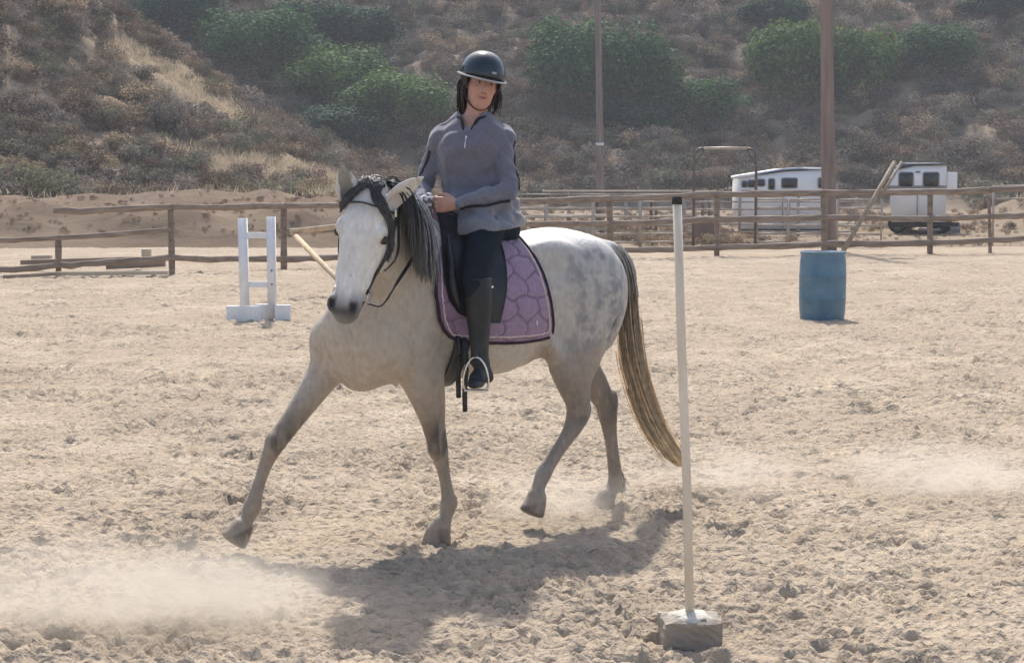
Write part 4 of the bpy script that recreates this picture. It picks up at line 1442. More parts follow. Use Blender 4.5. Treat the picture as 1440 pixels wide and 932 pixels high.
for s in (1, -1):
    e = MB().lathe([(0, -.020), (.011, -.0165), (.018, -.008), (.020, 0), (.018, .008), (.011, .0165), (0, .020)], n=16)
    o = e.build("eye", M_EYE, horse, True)
    o.location = hd(.233, .108 * s, -.032)

# hair
M_HAIR = mat("horse_hair", (0.8, 0.8, 0.8), (1.2, 1.2, 1.2), scale=30, rough=0.5, attr=True, spec=0.4, transl=0.15)
_hr = np.random.default_rng(17)
CREST = catmull([(.46, 0.0, 1.525), (.62, .045, 1.575), (.78, .135, 1.625), (.90, .245, 1.665), (1.0, .35, 1.69), (1.06, .42, 1.69)], 12)
ROOTD = np.gradient(CREST, axis=0)
ROOTD /= np.linalg.norm(ROOTD, axis=1)[:, None]


def mane(n, seed, lmin, lmax, tips, lift=.012, side=1.0, lo=0, hi=1.0):
    r = np.random.default_rng(seed)
    k = r.uniform(lo, hi, n) * (len(CREST) - 1)
    i = np.clip(k.astype(int), 0, len(CREST) - 2)
    f = (k - i)[:, None]
    R0 = CREST[i] * (1 - f) + CREST[i + 1] * f
    T = ROOTD[i]
    L = np.cross(np.array([0, 0, 1.0]), T) * side        # out to the left of the neck
    L /= np.linalg.norm(L, axis=1)[:, None]
    M = 12
    P = np.zeros((n, M, 3))
    length = r.uniform(lmin, lmax, n)
    P[:, 0] = R0 - np.array([0, 0, .015])
    out = r.uniform(.35, 1.0, n)
    sway = r.normal(size=n) * .035
    d = L * out[:, None] + np.array([0, 0, .9]) * r.uniform(.0, .35, n)[:, None] + T * r.normal(size=(n, 1)) * .25
    d /= np.linalg.norm(d, axis=1)[:, None]
    st = length / (M - 1)
    for j in range(1, M):
        d = d + np.array([0, 0, -.62]) + T * (sway[:, None] * .25) + r.normal(size=(n, 3)) * .07
        d /= np.linalg.norm(d, axis=1)[:, None]
        q = P[:, j - 1] + d * st[:, None]
        v = HB.sample(q)
        g = HB.grad(q)
        push = np.clip(lift * (1 + .9 * r.random(n)) - v, 0, .06)
        q = q + g * push[:, None]
        d = q - P[:, j - 1]
        d /= np.linalg.norm(d, axis=1)[:, None] + 1e-9
        P[:, j] = q
    u = np.linspace(0, 1, M)
    rad = (.0036 * r.uniform(.6, 1.4, n))[:, None] * (1 - .75 * u ** 2)[None]
    base = np.array([.013, .015, .019])[None] * r.uniform(.6, 1.7, (n, 1))
    pale = r.random(n) < .05
    base[pale] = np.array([.30, .30, .30])
    C = base[:, None] * (1 - u[None, :, None] ** 2.0) + np.asarray(tips)[None, None] * (u[None, :, None] ** 2.0)
    return P, rad, C


_a, _b2, _c2 = mane(1250, 3, .20, .46, (.13, .125, .12), lo=.38, hi=.90), mane(150, 4, .10, .22, (.30, .30, .28), side=-1.0, lo=.38, hi=.87), mane(26, 5, .40, .5, (.45, .45, .44), lo=.40, hi=.45, lift=.02)
_c2[2][:] = np.array([.36, .37, .38])
strands(np.concatenate([_a[0], _b2[0], _c2[0]]), np.concatenate([_a[1], _b2[1], _c2[1]]), np.concatenate([_a[2], _b2[2], _c2[2]]), "mane", M_HAIR, horse)
# forelock: swept over the forehead to both sides of the face, most of it to the left
n = 560
M_ = 12
tgt = _hr.choice([0, 1], n, p=[.34, .66])
P = np.zeros((n, M_, 3))
for i in range(n):
    s0 = _hr.uniform(-.045, .045)
    if tgt[i]:
        key = [(-.03 + .04 * _hr.random(), s0, -.05), (.02, .03 + s0 * .6, .01), (.08, .075 + _hr.normal() * .014, .02), (.15, .115 + _hr.normal() * .012, -.045 + _hr.normal() * .012), (.24, .135 + _hr.normal() * .010, -.095 + _hr.normal() * .014), (.33, .13 + _hr.normal() * .014, -.12 + _hr.normal() * .016)]
        ln = _hr.uniform(.6, 1.0)
    else:
        key = [(-.03 + .04 * _hr.random(), s0, -.05), (.01, -.02 + s0 * .6, .01), (.05, -.055 + _hr.normal() * .014, .02), (.10, -.09 + _hr.normal() * .012, .005), (.155, -.115 + _hr.normal() * .010, -.02)]
        ln = _hr.uniform(.6, 1.0)
    c_ = catmull([hd(*q) for q in key], 8)
    m = max(4, int(len(c_) * ln))
    ii = np.linspace(0, m - 1, M_)
    P[i] = np.stack([np.interp(ii, np.arange(len(c_)), c_[:, q]) for q in range(3)], -1)
for j in range(1, M_):
    v = HB.sample(P[:, j])
    P[:, j] += HB.grad(P[:, j]) * (np.clip(.006 + .012 * _hr.random(n) - v, -.03, .06))[:, None]
u = np.linspace(0, 1, M_)
rad = (.0048 * _hr.uniform(.6, 1.4, n))[:, None] * (1 - .8 * u ** 2)[None]
Cc = (np.array([.030, .032, .036])[None] * _hr.uniform(.6, 2.0, (n, 1)))[:, None] * np.ones((1, M_, 1)) * (1 + 1.5 * u[None, :, None] ** 2)
strands(P, rad, Cc, "forelock", M_HAIR, horse)
# tail
n, M_ = 1300, 16
TL = catmull([(-.53, 0, 1.385), (-.60, 0, 1.30), (-.632, 0, 1.16), (-.645, 0, .98), (-.685, 0, .74), (-.80, 0, .46), (-.94, 0, .275), (-1.01, 0, .20)], 8)
P = np.zeros((n, M_, 3))
rad = np.zeros((n, M_))
Cc = np.zeros((n, M_, 3))
for i in range(n):
    k0 = int(_hr.uniform(0, 17))
    k1 = int(np.clip(_hr.normal(46, 9), 22, len(TL) - 1))
    ii = np.linspace(k0, k1, M_)
    c_ = np.stack([np.interp(ii, np.arange(len(TL)), TL[:, q]) for q in range(3)], -1)
    th, q = _hr.uniform(0, 6.28), math.sqrt(_hr.random())
    g = ii / (len(TL) - 1)
    wd = np.interp(g, [0, .2, .5, .8, 1.0], [.034, .045, .060, .068, .035]) * q
    off = np.array([math.cos(th), math.sin(th), 0.0])
    wave = np.sin(g * 9 + _hr.uniform(0, 6)) * .008 * g
    P[i] = c_ + off[None] * wd[:, None] + wave[:, None] * np.array([-math.sin(th), math.cos(th), 0])[None]
    uu = np.linspace(0, 1, M_)
    rad[i] = .0027 * _hr.uniform(.6, 1.4) * (1 - .8 * uu ** 3)
    dark, mid, pale = np.array([.075, .062, .052]), np.array([.44, .34, .235]), np.array([.95, .85, .68])
    f = np.clip(g + _hr.normal() * .08, 0, 1)[:, None]
    Cc[i] = np.where(f < .38, dark + (mid - dark) * (f / .38), mid + (pale - mid) * np.clip((f - .38) / .34, 0, 1)) * _hr.uniform(.75, 1.2)
    if _hr.random() < .06: Cc[i] = np.array([.34, .33, .31]) * (1 - .3 * f)
M_TAIL = mat("tail_hair", (0.8, 0.8, 0.8), (1.2, 1.2, 1.2), scale=30, rough=0.5, attr=True, spec=0.4, transl=0.45)
strands(P, rad, Cc, "tail", M_TAIL, horse)
n, M_ = 110, 12      # pale wisps at the end of the tail
P = np.zeros((n, M_, 3))
for i in range(n):
    ii = np.linspace(_hr.uniform(20, 36), len(TL) - 1 - _hr.uniform(2, 12), M_)
    c_ = np.stack([np.interp(ii, np.arange(len(TL)), TL[:, q]) for q in range(3)], -1)
    a = _hr.uniform(0, 6.28)
    rr_ = _hr.uniform(.05, .085) * np.linspace(.95, 1.0, M_)
    P[i] = c_ + np.array([math.cos(a), math.sin(a), .3 * math.sin(a * 2)])[None] * rr_[:, None] + np.array([-.012, .0, .0])[None] * np.linspace(0, 1, M_)[:, None] * _hr.uniform(0, 1)
strands(P, np.full((n, M_), .0028) * np.linspace(1, .3, M_), np.tile(np.array([.85, .68, .46]), (n, M_, 1)) * _hr.uniform(.7, 1.1, (n, 1, 1)), "tail_wisps", M_TAIL, horse)
n, M_ = 70, 8       # pale short hair over the dock
P = np.zeros((n, M_, 3))
for i in range(n):
    ii = np.linspace(_hr.uniform(-2, 6), _hr.uniform(10, 20), M_)
    c_ = np.stack([np.interp(ii, np.arange(len(TL)), TL[:, q]) for q in range(3)], -1)
    a = _hr.uniform(0, 6.28)
    P[i] = c_ + np.array([math.cos(a), math.sin(a), 0])[None] * np.linspace(.045, .058, M_)[:, None]
strands(P, np.full((n, M_), .004) * np.linspace(1, .3, M_), np.tile(np.array([.5, .5, .48]), (n, M_, 1)), "dock_hair", M_HAIR, horse)
# feather behind the off hind fetlock
n, M_ = 90, 6
P = np.zeros((n, M_, 3))
for i in range(n):
    q = np.array((-.668, -.10, .145)) + _hr.normal(size=3) * np.array([.006, .016, .022])
    dd = np.array([-.5, _hr.normal() * .3, -1.0]) * _hr.uniform(.006, .011)
    for j in range(M_):
        P[i, j] = q + dd * j
strands(P, np.full((n, M_), .004) * np.linspace(1, .3, M_), np.tile(np.array([.07, .055, .045]), (n, M_, 1)), "fetlock_hair", M_HAIR, horse)
# ------------------------------------------------------------------ saddle pad, saddle, bridle
M_PAD = mat("purple_quilted_cotton", (0.88, 0.88, 0.88), (1.1, 1.1, 1.1), scale=60, rough=0.75, attr=True, spec=0.2, bump=.001, bscale=300, sheen=.3)
M_BIND = mat("dark_purple_binding", (0.022, 0.010, 0.022), (0.035, 0.018, 0.035), scale=40, rough=0.7)
M_PIPE = mat("cream_piping", (0.52, 0.44, 0.42), (0.66, 0.58, 0.55), scale=90, rough=0.6)
M_LEATHER = mat("black_leather", (0.010, 0.011, 0.014), (0.020, 0.021, 0.026), scale=20, rough=0.38, spec=0.45, bump=.0008, bscale=220)
M_SILVER = mat("steel_iron", (0.55, 0.55, 0.54), (0.65, 0.65, 0.64), scale=20, rough=0.25, metal=1.0)


def drape(xr, xf, th, off, nu=24, zc=1.12):
    """points of the horse's surface, off metres out, for angles th (degrees from the spine, + = left) and x between xr(th), xf(th)"""
    th = np.asarray(th, float)
    u = np.linspace(0, 1, nu)
    a, b = np.interp(np.abs(th), *xr), np.interp(np.abs(th), *xf)
    X = a[:, None] * (1 - u)[None] + b[:, None] * u[None]
    T = np.radians(np.repeat(th[:, None], nu, 1))
    D = np.stack([0 * T, np.sin(T), np.cos(T)], -1)
    O = np.stack([X, 0 * X, 0 * X + zc], -1) + D * .62
    return HB2.cast(O, -D, off, .62), D


def sheet(P, D, thick, puff=None):
    n, m = P.shape[:2]
    top = P + D * (thick if puff is None else (thick + puff)[..., None])
    V = np.concatenate([top.reshape(-1, 3), P.reshape(-1, 3)])
    F = grid_faces(n, m)
    E = []
    ring = [(i, 0) for i in range(n)] + [(n - 1, j) for j in range(1, m)] + [(i, m - 1) for i in range(n - 2, -1, -1)] + [(0, j) for j in range(m - 2, 0, -1)]
    for k in range(len(ring)):
        a, b = ring[k], ring[(k + 1) % len(ring)]
        ia, ib = a[0] * m + a[1], b[0] * m + b[1]
        E.append([ia, ib, ib + n * m, ia + n * m])
    return V, np.concatenate([F, F[:, ::-1] + n * m, np.array(E)]), top


# a trunk-only field so that cloth is not pulled by the legs
HB2 = SDF((-.4, -.45, .6), (1.05, .45, 1.7), .012)
HB2.loft([(-.40, 0, 1.16, .19, .235), (-.30, 0, 1.165, .25, .290), (-.15, 0, 1.175, .27, .308), (0, 0, 1.15, .27, .314), (.2, 0, 1.112, .287, .345),
          (.4, 0, 1.11, .265, .352), (.55, 0, 1.12, .225, .385), (.70, 0, 1.08, .21, .345), (.84, 0, 1.02, .205, .275)], k=0, sub=3)
HB2.ell((.5, 0, 1.47), (.2, .05, .07), .08)
for s in (1, -1):
    HB2.ell((.70, .13 * s, 1.08), (.17, .10, .27), .06, R=[(.88, 0, .47), (0, 1, 0), (-.47, 0, .88)])

pad = empty("saddle_pad", HO, HROT)
_th = np.linspace(-123, 123, 270)
_P, _D = drape(([0, 30, 60, 90, 110, 123], [.13, .115, .075, .04, .015, .005]), ([0, 40, 75, 100, 112, 119, 123], [.60, .63, .655, .64, .61, .575, .53]), _th, .012, 112)
for _k in range(3):
    _P[1:-1, 1:-1] = (_P[:-2, 1:-1] + _P[2:, 1:-1] + _P[1:-1, :-2] + _P[1:-1, 2:]) / 4
_arc = np.radians(np.abs(_th))[:, None] * .34 + 0 * _P[..., 0]
_X = _P[..., 0]
# honeycomb quilting with softly waved seams
_cell = .125
_X2 = _X + .008 * np.sin(_arc * 60)
_A2 = _arc + .008 * np.sin(_X * 60)
_d1, _d2 = np.full(_X.shape, 9.0), np.full(_X.shape, 9.0)
for _i in range(-1, 7):
    for _j in range(-1, 10):
        _d = np.hypot(_X2 - (_i + .5 * (_j % 2)) * _cell, _A2 - _j * _cell * .866)
        _d2 = np.minimum(_d2, np.maximum(_d1, _d))
        _d1 = np.minimum(_d1, _d)
_edge = np.clip((_d2 - _d1) / .022, 0, 1)
_inner = np.ones_like(_X)
_inner *= np.clip(np.minimum(np.arange(112)[None], 111 - np.arange(112)[None]) / 7.0, 0, 1) * np.clip(np.minimum(np.arange(270)[:, None], 269 - np.arange(270)[:, None]) / 9.0, 0, 1)
_puff = (.0095 * _edge ** .5) * _inner
_V, _F, _top = sheet(_P, _D, .006, _puff)
_me = mesh_np("cloth", _V, _F)
_c = lerpc((.19, .125, .19), (.30, .215, .31), sstep(.0, .8, _edge.ravel()))
_c = lerpc(_c, (.22, .12, .19), .6 * sstep(.42, .62, _X.ravel()))
vcol(_me, np.concatenate([_c, _c]))
obj("cloth", _me, M_PAD, pad)
_ring = [(0, j) for j in range(112)] + [(i, 111) for i in range(1, 270)] + [(269, j) for j in range(110, -1, -1)] + [(i, 0) for i in range(268, -1, -1)]
MB().tube([_P[i, j] + _D[i, j] * .006 for i, j in _ring], .0085, n=6, cap=False).build("binding", M_BIND, pad, True)
_r2 = [(7, j) for j in range(5, 107)] + [(i, 106) for i in range(8, 262)] + [(262, j) for j in range(106, 4, -1)] + [(i, 5) for i in range(262, 6, -1)]
MB().tube([_top[i, j] + _D[i, j] * .002 for i, j in _r2], .0042, n=6, cap=False).build("piping", M_PIPE, pad, True)
_q = _top[250, 20] + _D[250, 20] * .002
MB().tube([_q + np.array([0, 0, -.012]), _q, _q + np.array([.004, .0, .014])], .005, n=6, up=(0, 1, 0)).build("emblem", M_PIPE, pad, True)
tag(pad, "purple quilted saddle pad with dark binding and cream piping", "saddle pad")

saddle = empty("saddle", HO, HROT)
for s in (1, -1):
    _P, _D = drape(([8, 40, 70, 100], [.24, .27, .30, .34]), ([8, 40, 60, 80, 95, 100], [.54, .60, .615, .60, .55, .48]), np.linspace(8, 103, 40) * s, .034, 20)
    for _k in range(4):
        _P[1:-1, 1:-1] = (_P[:-2, 1:-1] + _P[2:, 1:-1] + _P[1:-1, :-2] + _P[1:-1, 2:]) / 4
    _V, _F, _t = sheet(_P, _D, .007)
    _fo = obj("flap", mesh_np("flap", _V, _F), M_LEATHER, saddle)
    MB().tube([_t[i, 17] + _D[i, 17] * .008 for i in range(8, 34)], np.interp(np.arange(26), [0, 6, 18, 25], [.008, .020, .022, .010]), n=8, cap=True).build("knee_roll", M_LEATHER, _fo, True)
_S = SDF((.0, -.25, 1.38), (.62, .25, 1.68), .008)
_S.loft([(.16, 0, 1.53, .11, .022), (.20, 0, 1.52, .14, .028), (.28, 0, 1.515, .14, .030), (.38, 0, 1.520, .11, .030), (.46, 0, 1.555, .08, .030), (.51, 0, 1.585, .055, .022)], k=.02)
_S.loft([(.17, -.13, 1.48, .03, .03), (.15, 0, 1.53, .03, .03), (.17, .13, 1.48, .03, .03)], k=.03)
_S.loft([(.30, -.13, 1.46, .10, .03), (.30, 0, 1.47, .14, .06), (.30, .13, 1.46, .10, .03)], k=.03, side=(1, 0, 0))
_V, _F = _S.skin()
obj("seat", mesh_np("seat", relax(_V, _F, 2), _F), M_LEATHER, saddle)
# girth round the belly
_a = np.radians(np.linspace(104, 256, 60))
_D = np.stack([0 * _a, np.sin(_a), np.cos(_a)], -1)
_O = np.array([.505, 0, 1.12]) + _D * .62
_G = HB2.cast(_O, -_D, .004, .62)
_Gs = np.stack([_G + np.array([dx, 0, 0]) for dx in np.linspace(-.042, .042, 5)], 1)
_V, _F, _t = sheet(_Gs, np.repeat(_D[:, None], 5, 1), .012)
obj("girth", mesh_np("girth", _V, _F), M_LEATHER, saddle)
for (_x, _y, _z0, _z1) in ((.535, .262, .99, .70), (.512, .282, .98, .635)):
    _m = MB()
    _m.tube(catmull([(_x, _y - .02, _z0), (_x + .002, _y + .004, (_z0 + _z1) / 2 + .06), (_x, _y - .015, _z1 + .1), (_x - .004, _y - .02, _z1)], 5), .0125, n=8)
    _m.build("strap_end", M_LEATHER, saddle, True)
# stirrups
FD = np.array([.66, .75, -.06]); FD /= np.linalg.norm(FD)
FL = np.array([-.75, .66, 0.0]); FL /= np.linalg.norm(FL)


def stirrup(sy, ball, top):
    d = FL * np.array([1, sy, 1])
    up = np.array([0, 0, 1.0])
    pts = [ball + d * a + up * b for a, b in ((.052, 0), (.058, .03), (.055, .07), (.042, .115), (.020, .145), (0, .152), (-.020, .145), (-.042, .115), (-.055, .07), (-.058, .03), (-.052, 0))]
    io = MB().tube(catmull(pts, 4), .0052, n=8, up=(.8, .5, .1)).build("stirrup_iron", M_SILVER, saddle, True)
    MB().box((0, 0, 0), (.105, .045, .010), bev=.003).build("tread", M_SILVER, io).matrix_local = Matrix.Translation(Vector(ball)) @ Matrix(np.stack([d, np.cross(up, d), up], 1).tolist()).to_4x4()
    E = ball + up * .15
    MB().tube(catmull([E, E * .6 + np.array(top) * .4 + np.array([0, .012 * sy, 0]), top], 6), .012, n=8, flat=(1, .3), up=(0, 1, 0)).build("stirrup_leather", M_LEATHER, saddle, True)


stirrup(1, np.array([.540, .412, .752]), np.array([.45, .315, 1.25]))
stirrup(-1, np.array([.49, -.412, .752]), np.array([.42, -.315, 1.25]))
tag(saddle, "black leather saddle with stirrups on the purple pad", "saddle")

# bridle
bridle = empty("bridle", HO, HROT)


def on_head(pts, off=.006, sub=6):
    """points (t,s,n) of the head, pushed onto its surface"""
    c = catmull([hd(*p) for p in pts], sub)
    for _ in range(4):
        c = c + HB.grad(c) * np.clip(off - HB.sample(c), -.03, .05)[:, None]
    return c


for s in (1, -1):
    MB().tube(on_head([(.0, .05 * s, -.09), (.09, .10 * s, -.10), (.2, .115 * s, -.10), (.32, .095 * s, -.10), (.42, .078 * s, -.10), (.485, .075 * s, -.095)]), .0135, n=8, flat=(1, .35), up=tuple(HS)).build("cheek_strap", M_LEATHER, bridle, True)
    R0 = hd(.50, .080 * s, -.095)
    a = np.linspace(0, 2 * math.pi, 25)
    MB().tube([R0 + HA * math.cos(q) * .028 + HN * math.sin(q) * .028 for q in a], .0035, n=6, cap=False).build("bit_ring", M_SILVER, bridle, True)
    MB().tube(on_head([(.52, .075 * s, -.09), (.545, .07 * s, -.12), (.545, .03 * s, -.135)], .004), .006, n=6, flat=(1, .4)).build("curb_strap", M_LEATHER, bridle, True)
MB().tube(on_head([(.10, .112, -.07), (.10, .11, -.02), (.095, .06, .04), (.09, 0, .05), (.095, -.06, .04), (.10, -.11, -.02), (.10, -.112, -.07)]), .011, n=8, flat=(1, .35), up=tuple(HA)).build("browband", M_LEATHER, bridle, True)
MB().tube(on_head([(-.01, .07, -.08), (-.03, 0, -.06), (-.01, -.07, -.08)]), .010, n=8, flat=(1, .35)).build("headpiece", M_LEATHER, bridle, True)
MB().tube(on_head([(.06, .10, -.11), (.17, .10, -.17), (.27, .05, -.25), (.27, -.05, -.25), (.17, -.10, -.17), (.06, -.10, -.11)]), .006, n=8, flat=(1, .4)).build("throat_strap", M_LEATHER, bridle, True)
MB().box(hd(.10, .128, -.045), (.012, .012, .035), bev=.003).build("buckle", M_SILVER, bridle)
HANDL, HANDR = np.array([.575, .115, 1.600]), np.array([.605, .055, 1.600])
for s, H in ((1, HANDL), (-1, HANDR)):
    A = hd(.525, .082 * s, -.10)
    if s > 0: pts = [A, A + np.array([-.06, .015, -.005]), np.array([.98, .47, 1.27]), np.array([.84, .36, 1.37]), np.array([.70, .22, 1.47]), H + np.array([.03, .0, -.01])]
    else: pts = [A, A + np.array([-.06, -.06, 0]), np.array([1.02, .10, 1.28]), np.array([.86, -.03, 1.40]), np.array([.72, -.06, 1.53]), H + np.array([.03, 0, -.01])]
    c = catmull(pts, 8)
    c = c + HB.grad(c) * np.clip(.02 - HB.sample(c), 0, .08)[:, None]
    MB().tube(c, .0105, n=8, flat=(1, .35)).build("rein", M_LEATHER, bridle, True)
tag(bridle, "black leather bridle and reins on the grey horse's head", "bridle")

# ------------------------------------------------------------------ the rider
person = empty("person", HO, HROT)
wl = lambda v: np.array([-v[0] * _c33 - v[1] * _s33, v[0] * _s33 - v[1] * _c33, v[2]])      # world direction -> horse frame
_nrm = lambda v: v / np.linalg.norm(v)
RF = _nrm(wl((.25, -.95, -.10)))
RU = wl((.19, .0, .98))
RU = _nrm(RU - RF * (RU @ RF))
RL = np.cross(RU, RF)
RM = np.array([RL, RF, RU])
RC = np.array([.268, .020, 2.165])
rh = lambda l, f, u: RC + RL * l + RF * f + RU * u
tor = lambda a: np.array([-math.sin(math.radians(a)), math.cos(math.radians(a)), 0])
TORSO = [(.265, 0, 1.545, .165, .130), (.27, 0, 1.62, .166, .130), (.28, -.005, 1.72, .158, .122), (.285, -.01, 1.82, .164, .122), (.29, -.012, 1.89, .168, .115), (.29, -.014, 1.945, .142, .082), (.287, -.008, 2.00, .078, .058)]
TS = np.array([tor(a) for a in (12, 18, 28, 38, 42, 42, 42)])
SHL, SHR = np.array([.194, .101, 1.915]), np.array([.396, -.133, 1.915])
ELL, ELR = np.array([.245, .245, 1.665]), np.array([.475, -.185, 1.685])
WRL, WRR = np.array([.485, .165, 1.602]), np.array([.575, -.02, 1.612])
HIPL, HIPR = np.array([.285, .10, 1.555]), np.array([.285, -.10, 1.555])
KNL, KNR = np.array([.500, .345, 1.262]), np.array([.520, -.345, 1.262])
ANL, ANR = np.array([.492, .368, .875]), np.array([.45, -.368, .875])
BALL, BALR = np.array([.540, .416, .790]), np.array([.490, -.416, .790])


def limb(S, a, b, ra, rm, rb, g, k, side=(1, 0, 0)):
    m = (a + b) / 2
    S.loft([(*a, ra + g, ra + g), (*(a * .6 + b * .4), rm + g, rm + g), (*b, rb + g, rb + g)], k=k, sub=4, side=side)


def hand(S, wr, d, u, s, g=0.0, k=.006):
    """closed fist: d from wrist to knuckles, u up (thumb side), s towards the palm"""
    d, u, s = _nrm(d), _nrm(u - d * (u @ _nrm(d))), None
    return d, u


def fist(S, wr, d, up, palm, g=0.0):
    d = _nrm(d)
    u = _nrm(up - d * (up @ d))
    p = np.cross(d, u)
    if p @ palm < 0: p = -p
    S.loft([(*wr, .024 + g, .020 + g), (*(wr + d * .035), .032 + g, .017 + g), (*(wr + d * .075), .038 + g, .016 + g)], k=.012, side=u)
    for i, (o, ln) in enumerate(((.030, 1.0), (.010, 1.08), (-.010, 1.02), (-.029, .85))):
        b = wr + d * .078 + u * o
        pts = [b - d * .01, b + d * .020 * ln + p * .006, b + d * .026 * ln + p * .026, b + d * .004 + p * .038, b - d * .018 * ln + p * .034]
        S.loft([(*q, .0098 + g, .0098 + g) for q in pts], k=.003, sub=2, side=u)
    b = wr + d * .022 + u * .022 + p * .008
    S.loft([(*b, .012 + g, .012 + g), (*(b + d * .03 + u * .018 + p * .012), .0115 + g, .0115 + g), (*(b + d * .062 + u * .022 + p * .020), .0098 + g, .0098 + g)], k=.005, sub=2, side=u)


# body: one skin from head to feet
B = SDF((-.02, -.48, .72), (.78, .52, 2.32), .0052)
B.loft([(p[0], p[1], p[2], p[3] - .012, p[4] - .012) for p in TORSO], k=.0, sides=TS)
for s_, e_, w_ in ((SHL, ELL, WRL), (SHR, ELR, WRR)):
    limb(B, s_, e_, .046, .040, .034, -.012, .03)
    limb(B, e_, w_, .032, .030, .024, -.004, .015)
for h_, k_, a_, b_ in ((HIPL, KNL, ANL, BALL), (HIPR, KNR, ANR, BALR)):
    limb(B, h_, k_, .082, .072, .055, -.012, .03)
    limb(B, k_, a_, .052, .050, .034, -.008, .02)
    limb(B, a_ - np.array([.02, .005, .05]), b_, .028, .028, .024, -.006, .02)
B.loft([(.288, -.008, 1.97, .058, .058), (.284, .0, 2.03, .050, .052), (.274, .010, 2.09, .050, .054)], k=.03)
B.ell(rh(0, -.012, .035), (.074, .092, .085), .0, R=RM) if False else B.ell(rh(0, -.012, .035), (.074, .092, .085), .02, R=RM)
B.ell(rh(0, .030, -.030), (.060, .060, .078), .03, R=RM)
B.ell(rh(0, .052, -.082), (.030, .026, .024), .025, R=RM)                      # chin
for s in (1, -1):
    B.ell(rh(.036 * s, .062, -.012), (.022, .018, .016), .018, R=RM)           # cheekbone
    B.ell(rh(.031 * s, .088, .018), (.017, .010, .0075), .010, R=RM, op='sub')  # eye socket
    B.ell(rh(.074 * s, -.005, .0), (.010, .020, .032), .008, R=RM)             # ear
B.loft([(*rh(0, .082, .022), .008, .010), (*rh(0, .094, .004), .009, .010), (*rh(0, .102, -.016), .012, .012), (*rh(0, .088, -.026), .012, .009)], k=.012, side=RL)
for s in (1, -1):
    B.ell(rh(.010 * s, .091, -.022), (.008, .009, .007), .006, R=RM)
B.ell(rh(0, .083, -.045), (.021, .010, .0055), .006, R=RM)
B.ell(rh(0, .081, -.057), (.018, .010, .0065), .006, R=RM)
B.loft([(*rh(-.022, .088, -.0505), .003, .003), (*rh(0, .094, -.0505), .003, .003), (*rh(.022, .088, -.0505), .003, .003)], k=.004, op='sub', side=RU)
DL = HANDL - WRL
DR = HANDR - WRR
UPV = np.array([0, 0, 1.0])
fist(B, WRL, DL, UPV + np.array([0, .25, 0]), np.array([.2, -1, -.1]))
fist(B, WRR, DR, UPV, np.array([0, 1.0, -.1]))
_V, _F = B.skin()
_V = relax(_V, _F, 1, .35)
fl, ff, fu = (_V - RC) @ RL, (_V - RC) @ RF, (_V - RC) @ RU
C = np.tile(np.array([.47, .27, .205]), (len(_V), 1))
C *= (.93 + .14 * vnoise(_V, 60, 3))[:, None]
lips = np.exp(-((fl / .022) ** 2 + ((fu + .051) / .010) ** 2)) * (ff > .07)
C = lerpc(C, (.36, .13, .115), lips * .85)
C = lerpc(C, (.07, .025, .022), np.exp(-((fl / .018) ** 2 + ((fu + .0505) / .003) ** 2)) * (ff > .07))
C = lerpc(C, (.10, .045, .035), np.exp(-(((np.abs(fl) - .009) / .005) ** 2 + ((fu + .029) / .0045) ** 2)) * (ff > .08))
chk = np.exp(-(((np.abs(fl) - .04) / .022) ** 2 + ((fu + .02) / .025) ** 2)) * (ff > .03)
C = lerpc(C, (.50, .24, .19), chk * .5)
brow = np.exp(-(((np.abs(fl) - .031) / .020) ** 2 + ((fu - .037 + .12 * (np.abs(fl) - .03)) / .0045) ** 2)) * (ff > .05)
C = lerpc(C, (.05, .035, .028), brow * .85)
_me = mesh_np("body", _V, _F)
vcol(_me, C)
M_SKIN = mat("skin", (.95, .95, .95), (1.05, 1.05, 1.05), scale=40, rough=0.5, attr=True, spec=0.35)
M_SKIN.node_tree.nodes["Principled BSDF"].inputs["Subsurface Weight"].default_value = 0.08
M_SKIN.node_tree.nodes["Principled BSDF"].inputs["Subsurface Radius"].default_value = (.012, .005, .003)
obj("body", _me, M_SKIN, person)
M_WHITEEYE = mat("eye_white", (.30, .25, .23), rough=.25)  # whites darkened: the helmet brim's shadow is put into the colour
for s in (1, -1):
    e = MB().lathe([(0, -.0095), (.005, -.008), (.0085, -.0042), (.0095, 0), (.0085, .0042), (.005, .008), (0, .0095)], n=14).build("eye", M_WHITEEYE, person, True)
    e.location = rh(.031 * s, .0735, .018)
    p_ = MB().lathe([(0, -.004), (.0035, -.003), (.0052, 0), (.0035, .003), (0, .004)], n=12).build("iris", M_EYE, e, True)
    p_.location = RF * .0068 - RU * .001 + RL * .001

# jacket
J = SDF((-.02, -.46, 1.38), (.72, .46, 2.10), .0062)
g = .010
tj = [list(p) for p in TORSO]
for p in tj: p[3] += g + .006; p[4] += g + .006
tj = [(.265, .0, 1.445, .235, .225), (.262, .0, 1.52, .218, .205)] + [tuple(p) for p in tj[1:]]
J.loft(tj, k=0, sides=np.vstack([TS[:1], TS]))
_bf = np.array([math.cos(math.radians(42)), math.sin(math.radians(42)), 0])
_bl = tor(42)
for s in (1, -1):
    J.ell(np.array([.288, -.01, 1.855]) + _bf * .080 + _bl * .068 * s, (.048, .040, .050), .09)
for s_, e_, w_ in ((SHL, ELL, WRL), (SHR, ELR, WRR)):
    J.ell(s_ - np.array([0, 0, .01]), (.058, .058, .058), .05)
    J.loft([(*s_, .054, .054), (*(s_ * .62 + e_ * .38), .049, .049), (*e_, .044, .046)], k=.028, sub=4, side=(1, 0, 0))
    J.loft([(*e_, .047, .047), (*(e_ * .6 + w_ * .4), .044, .044), (*w_, .031, .033)], k=.014, sub=4, side=(0, 0, 1), cap=.3)
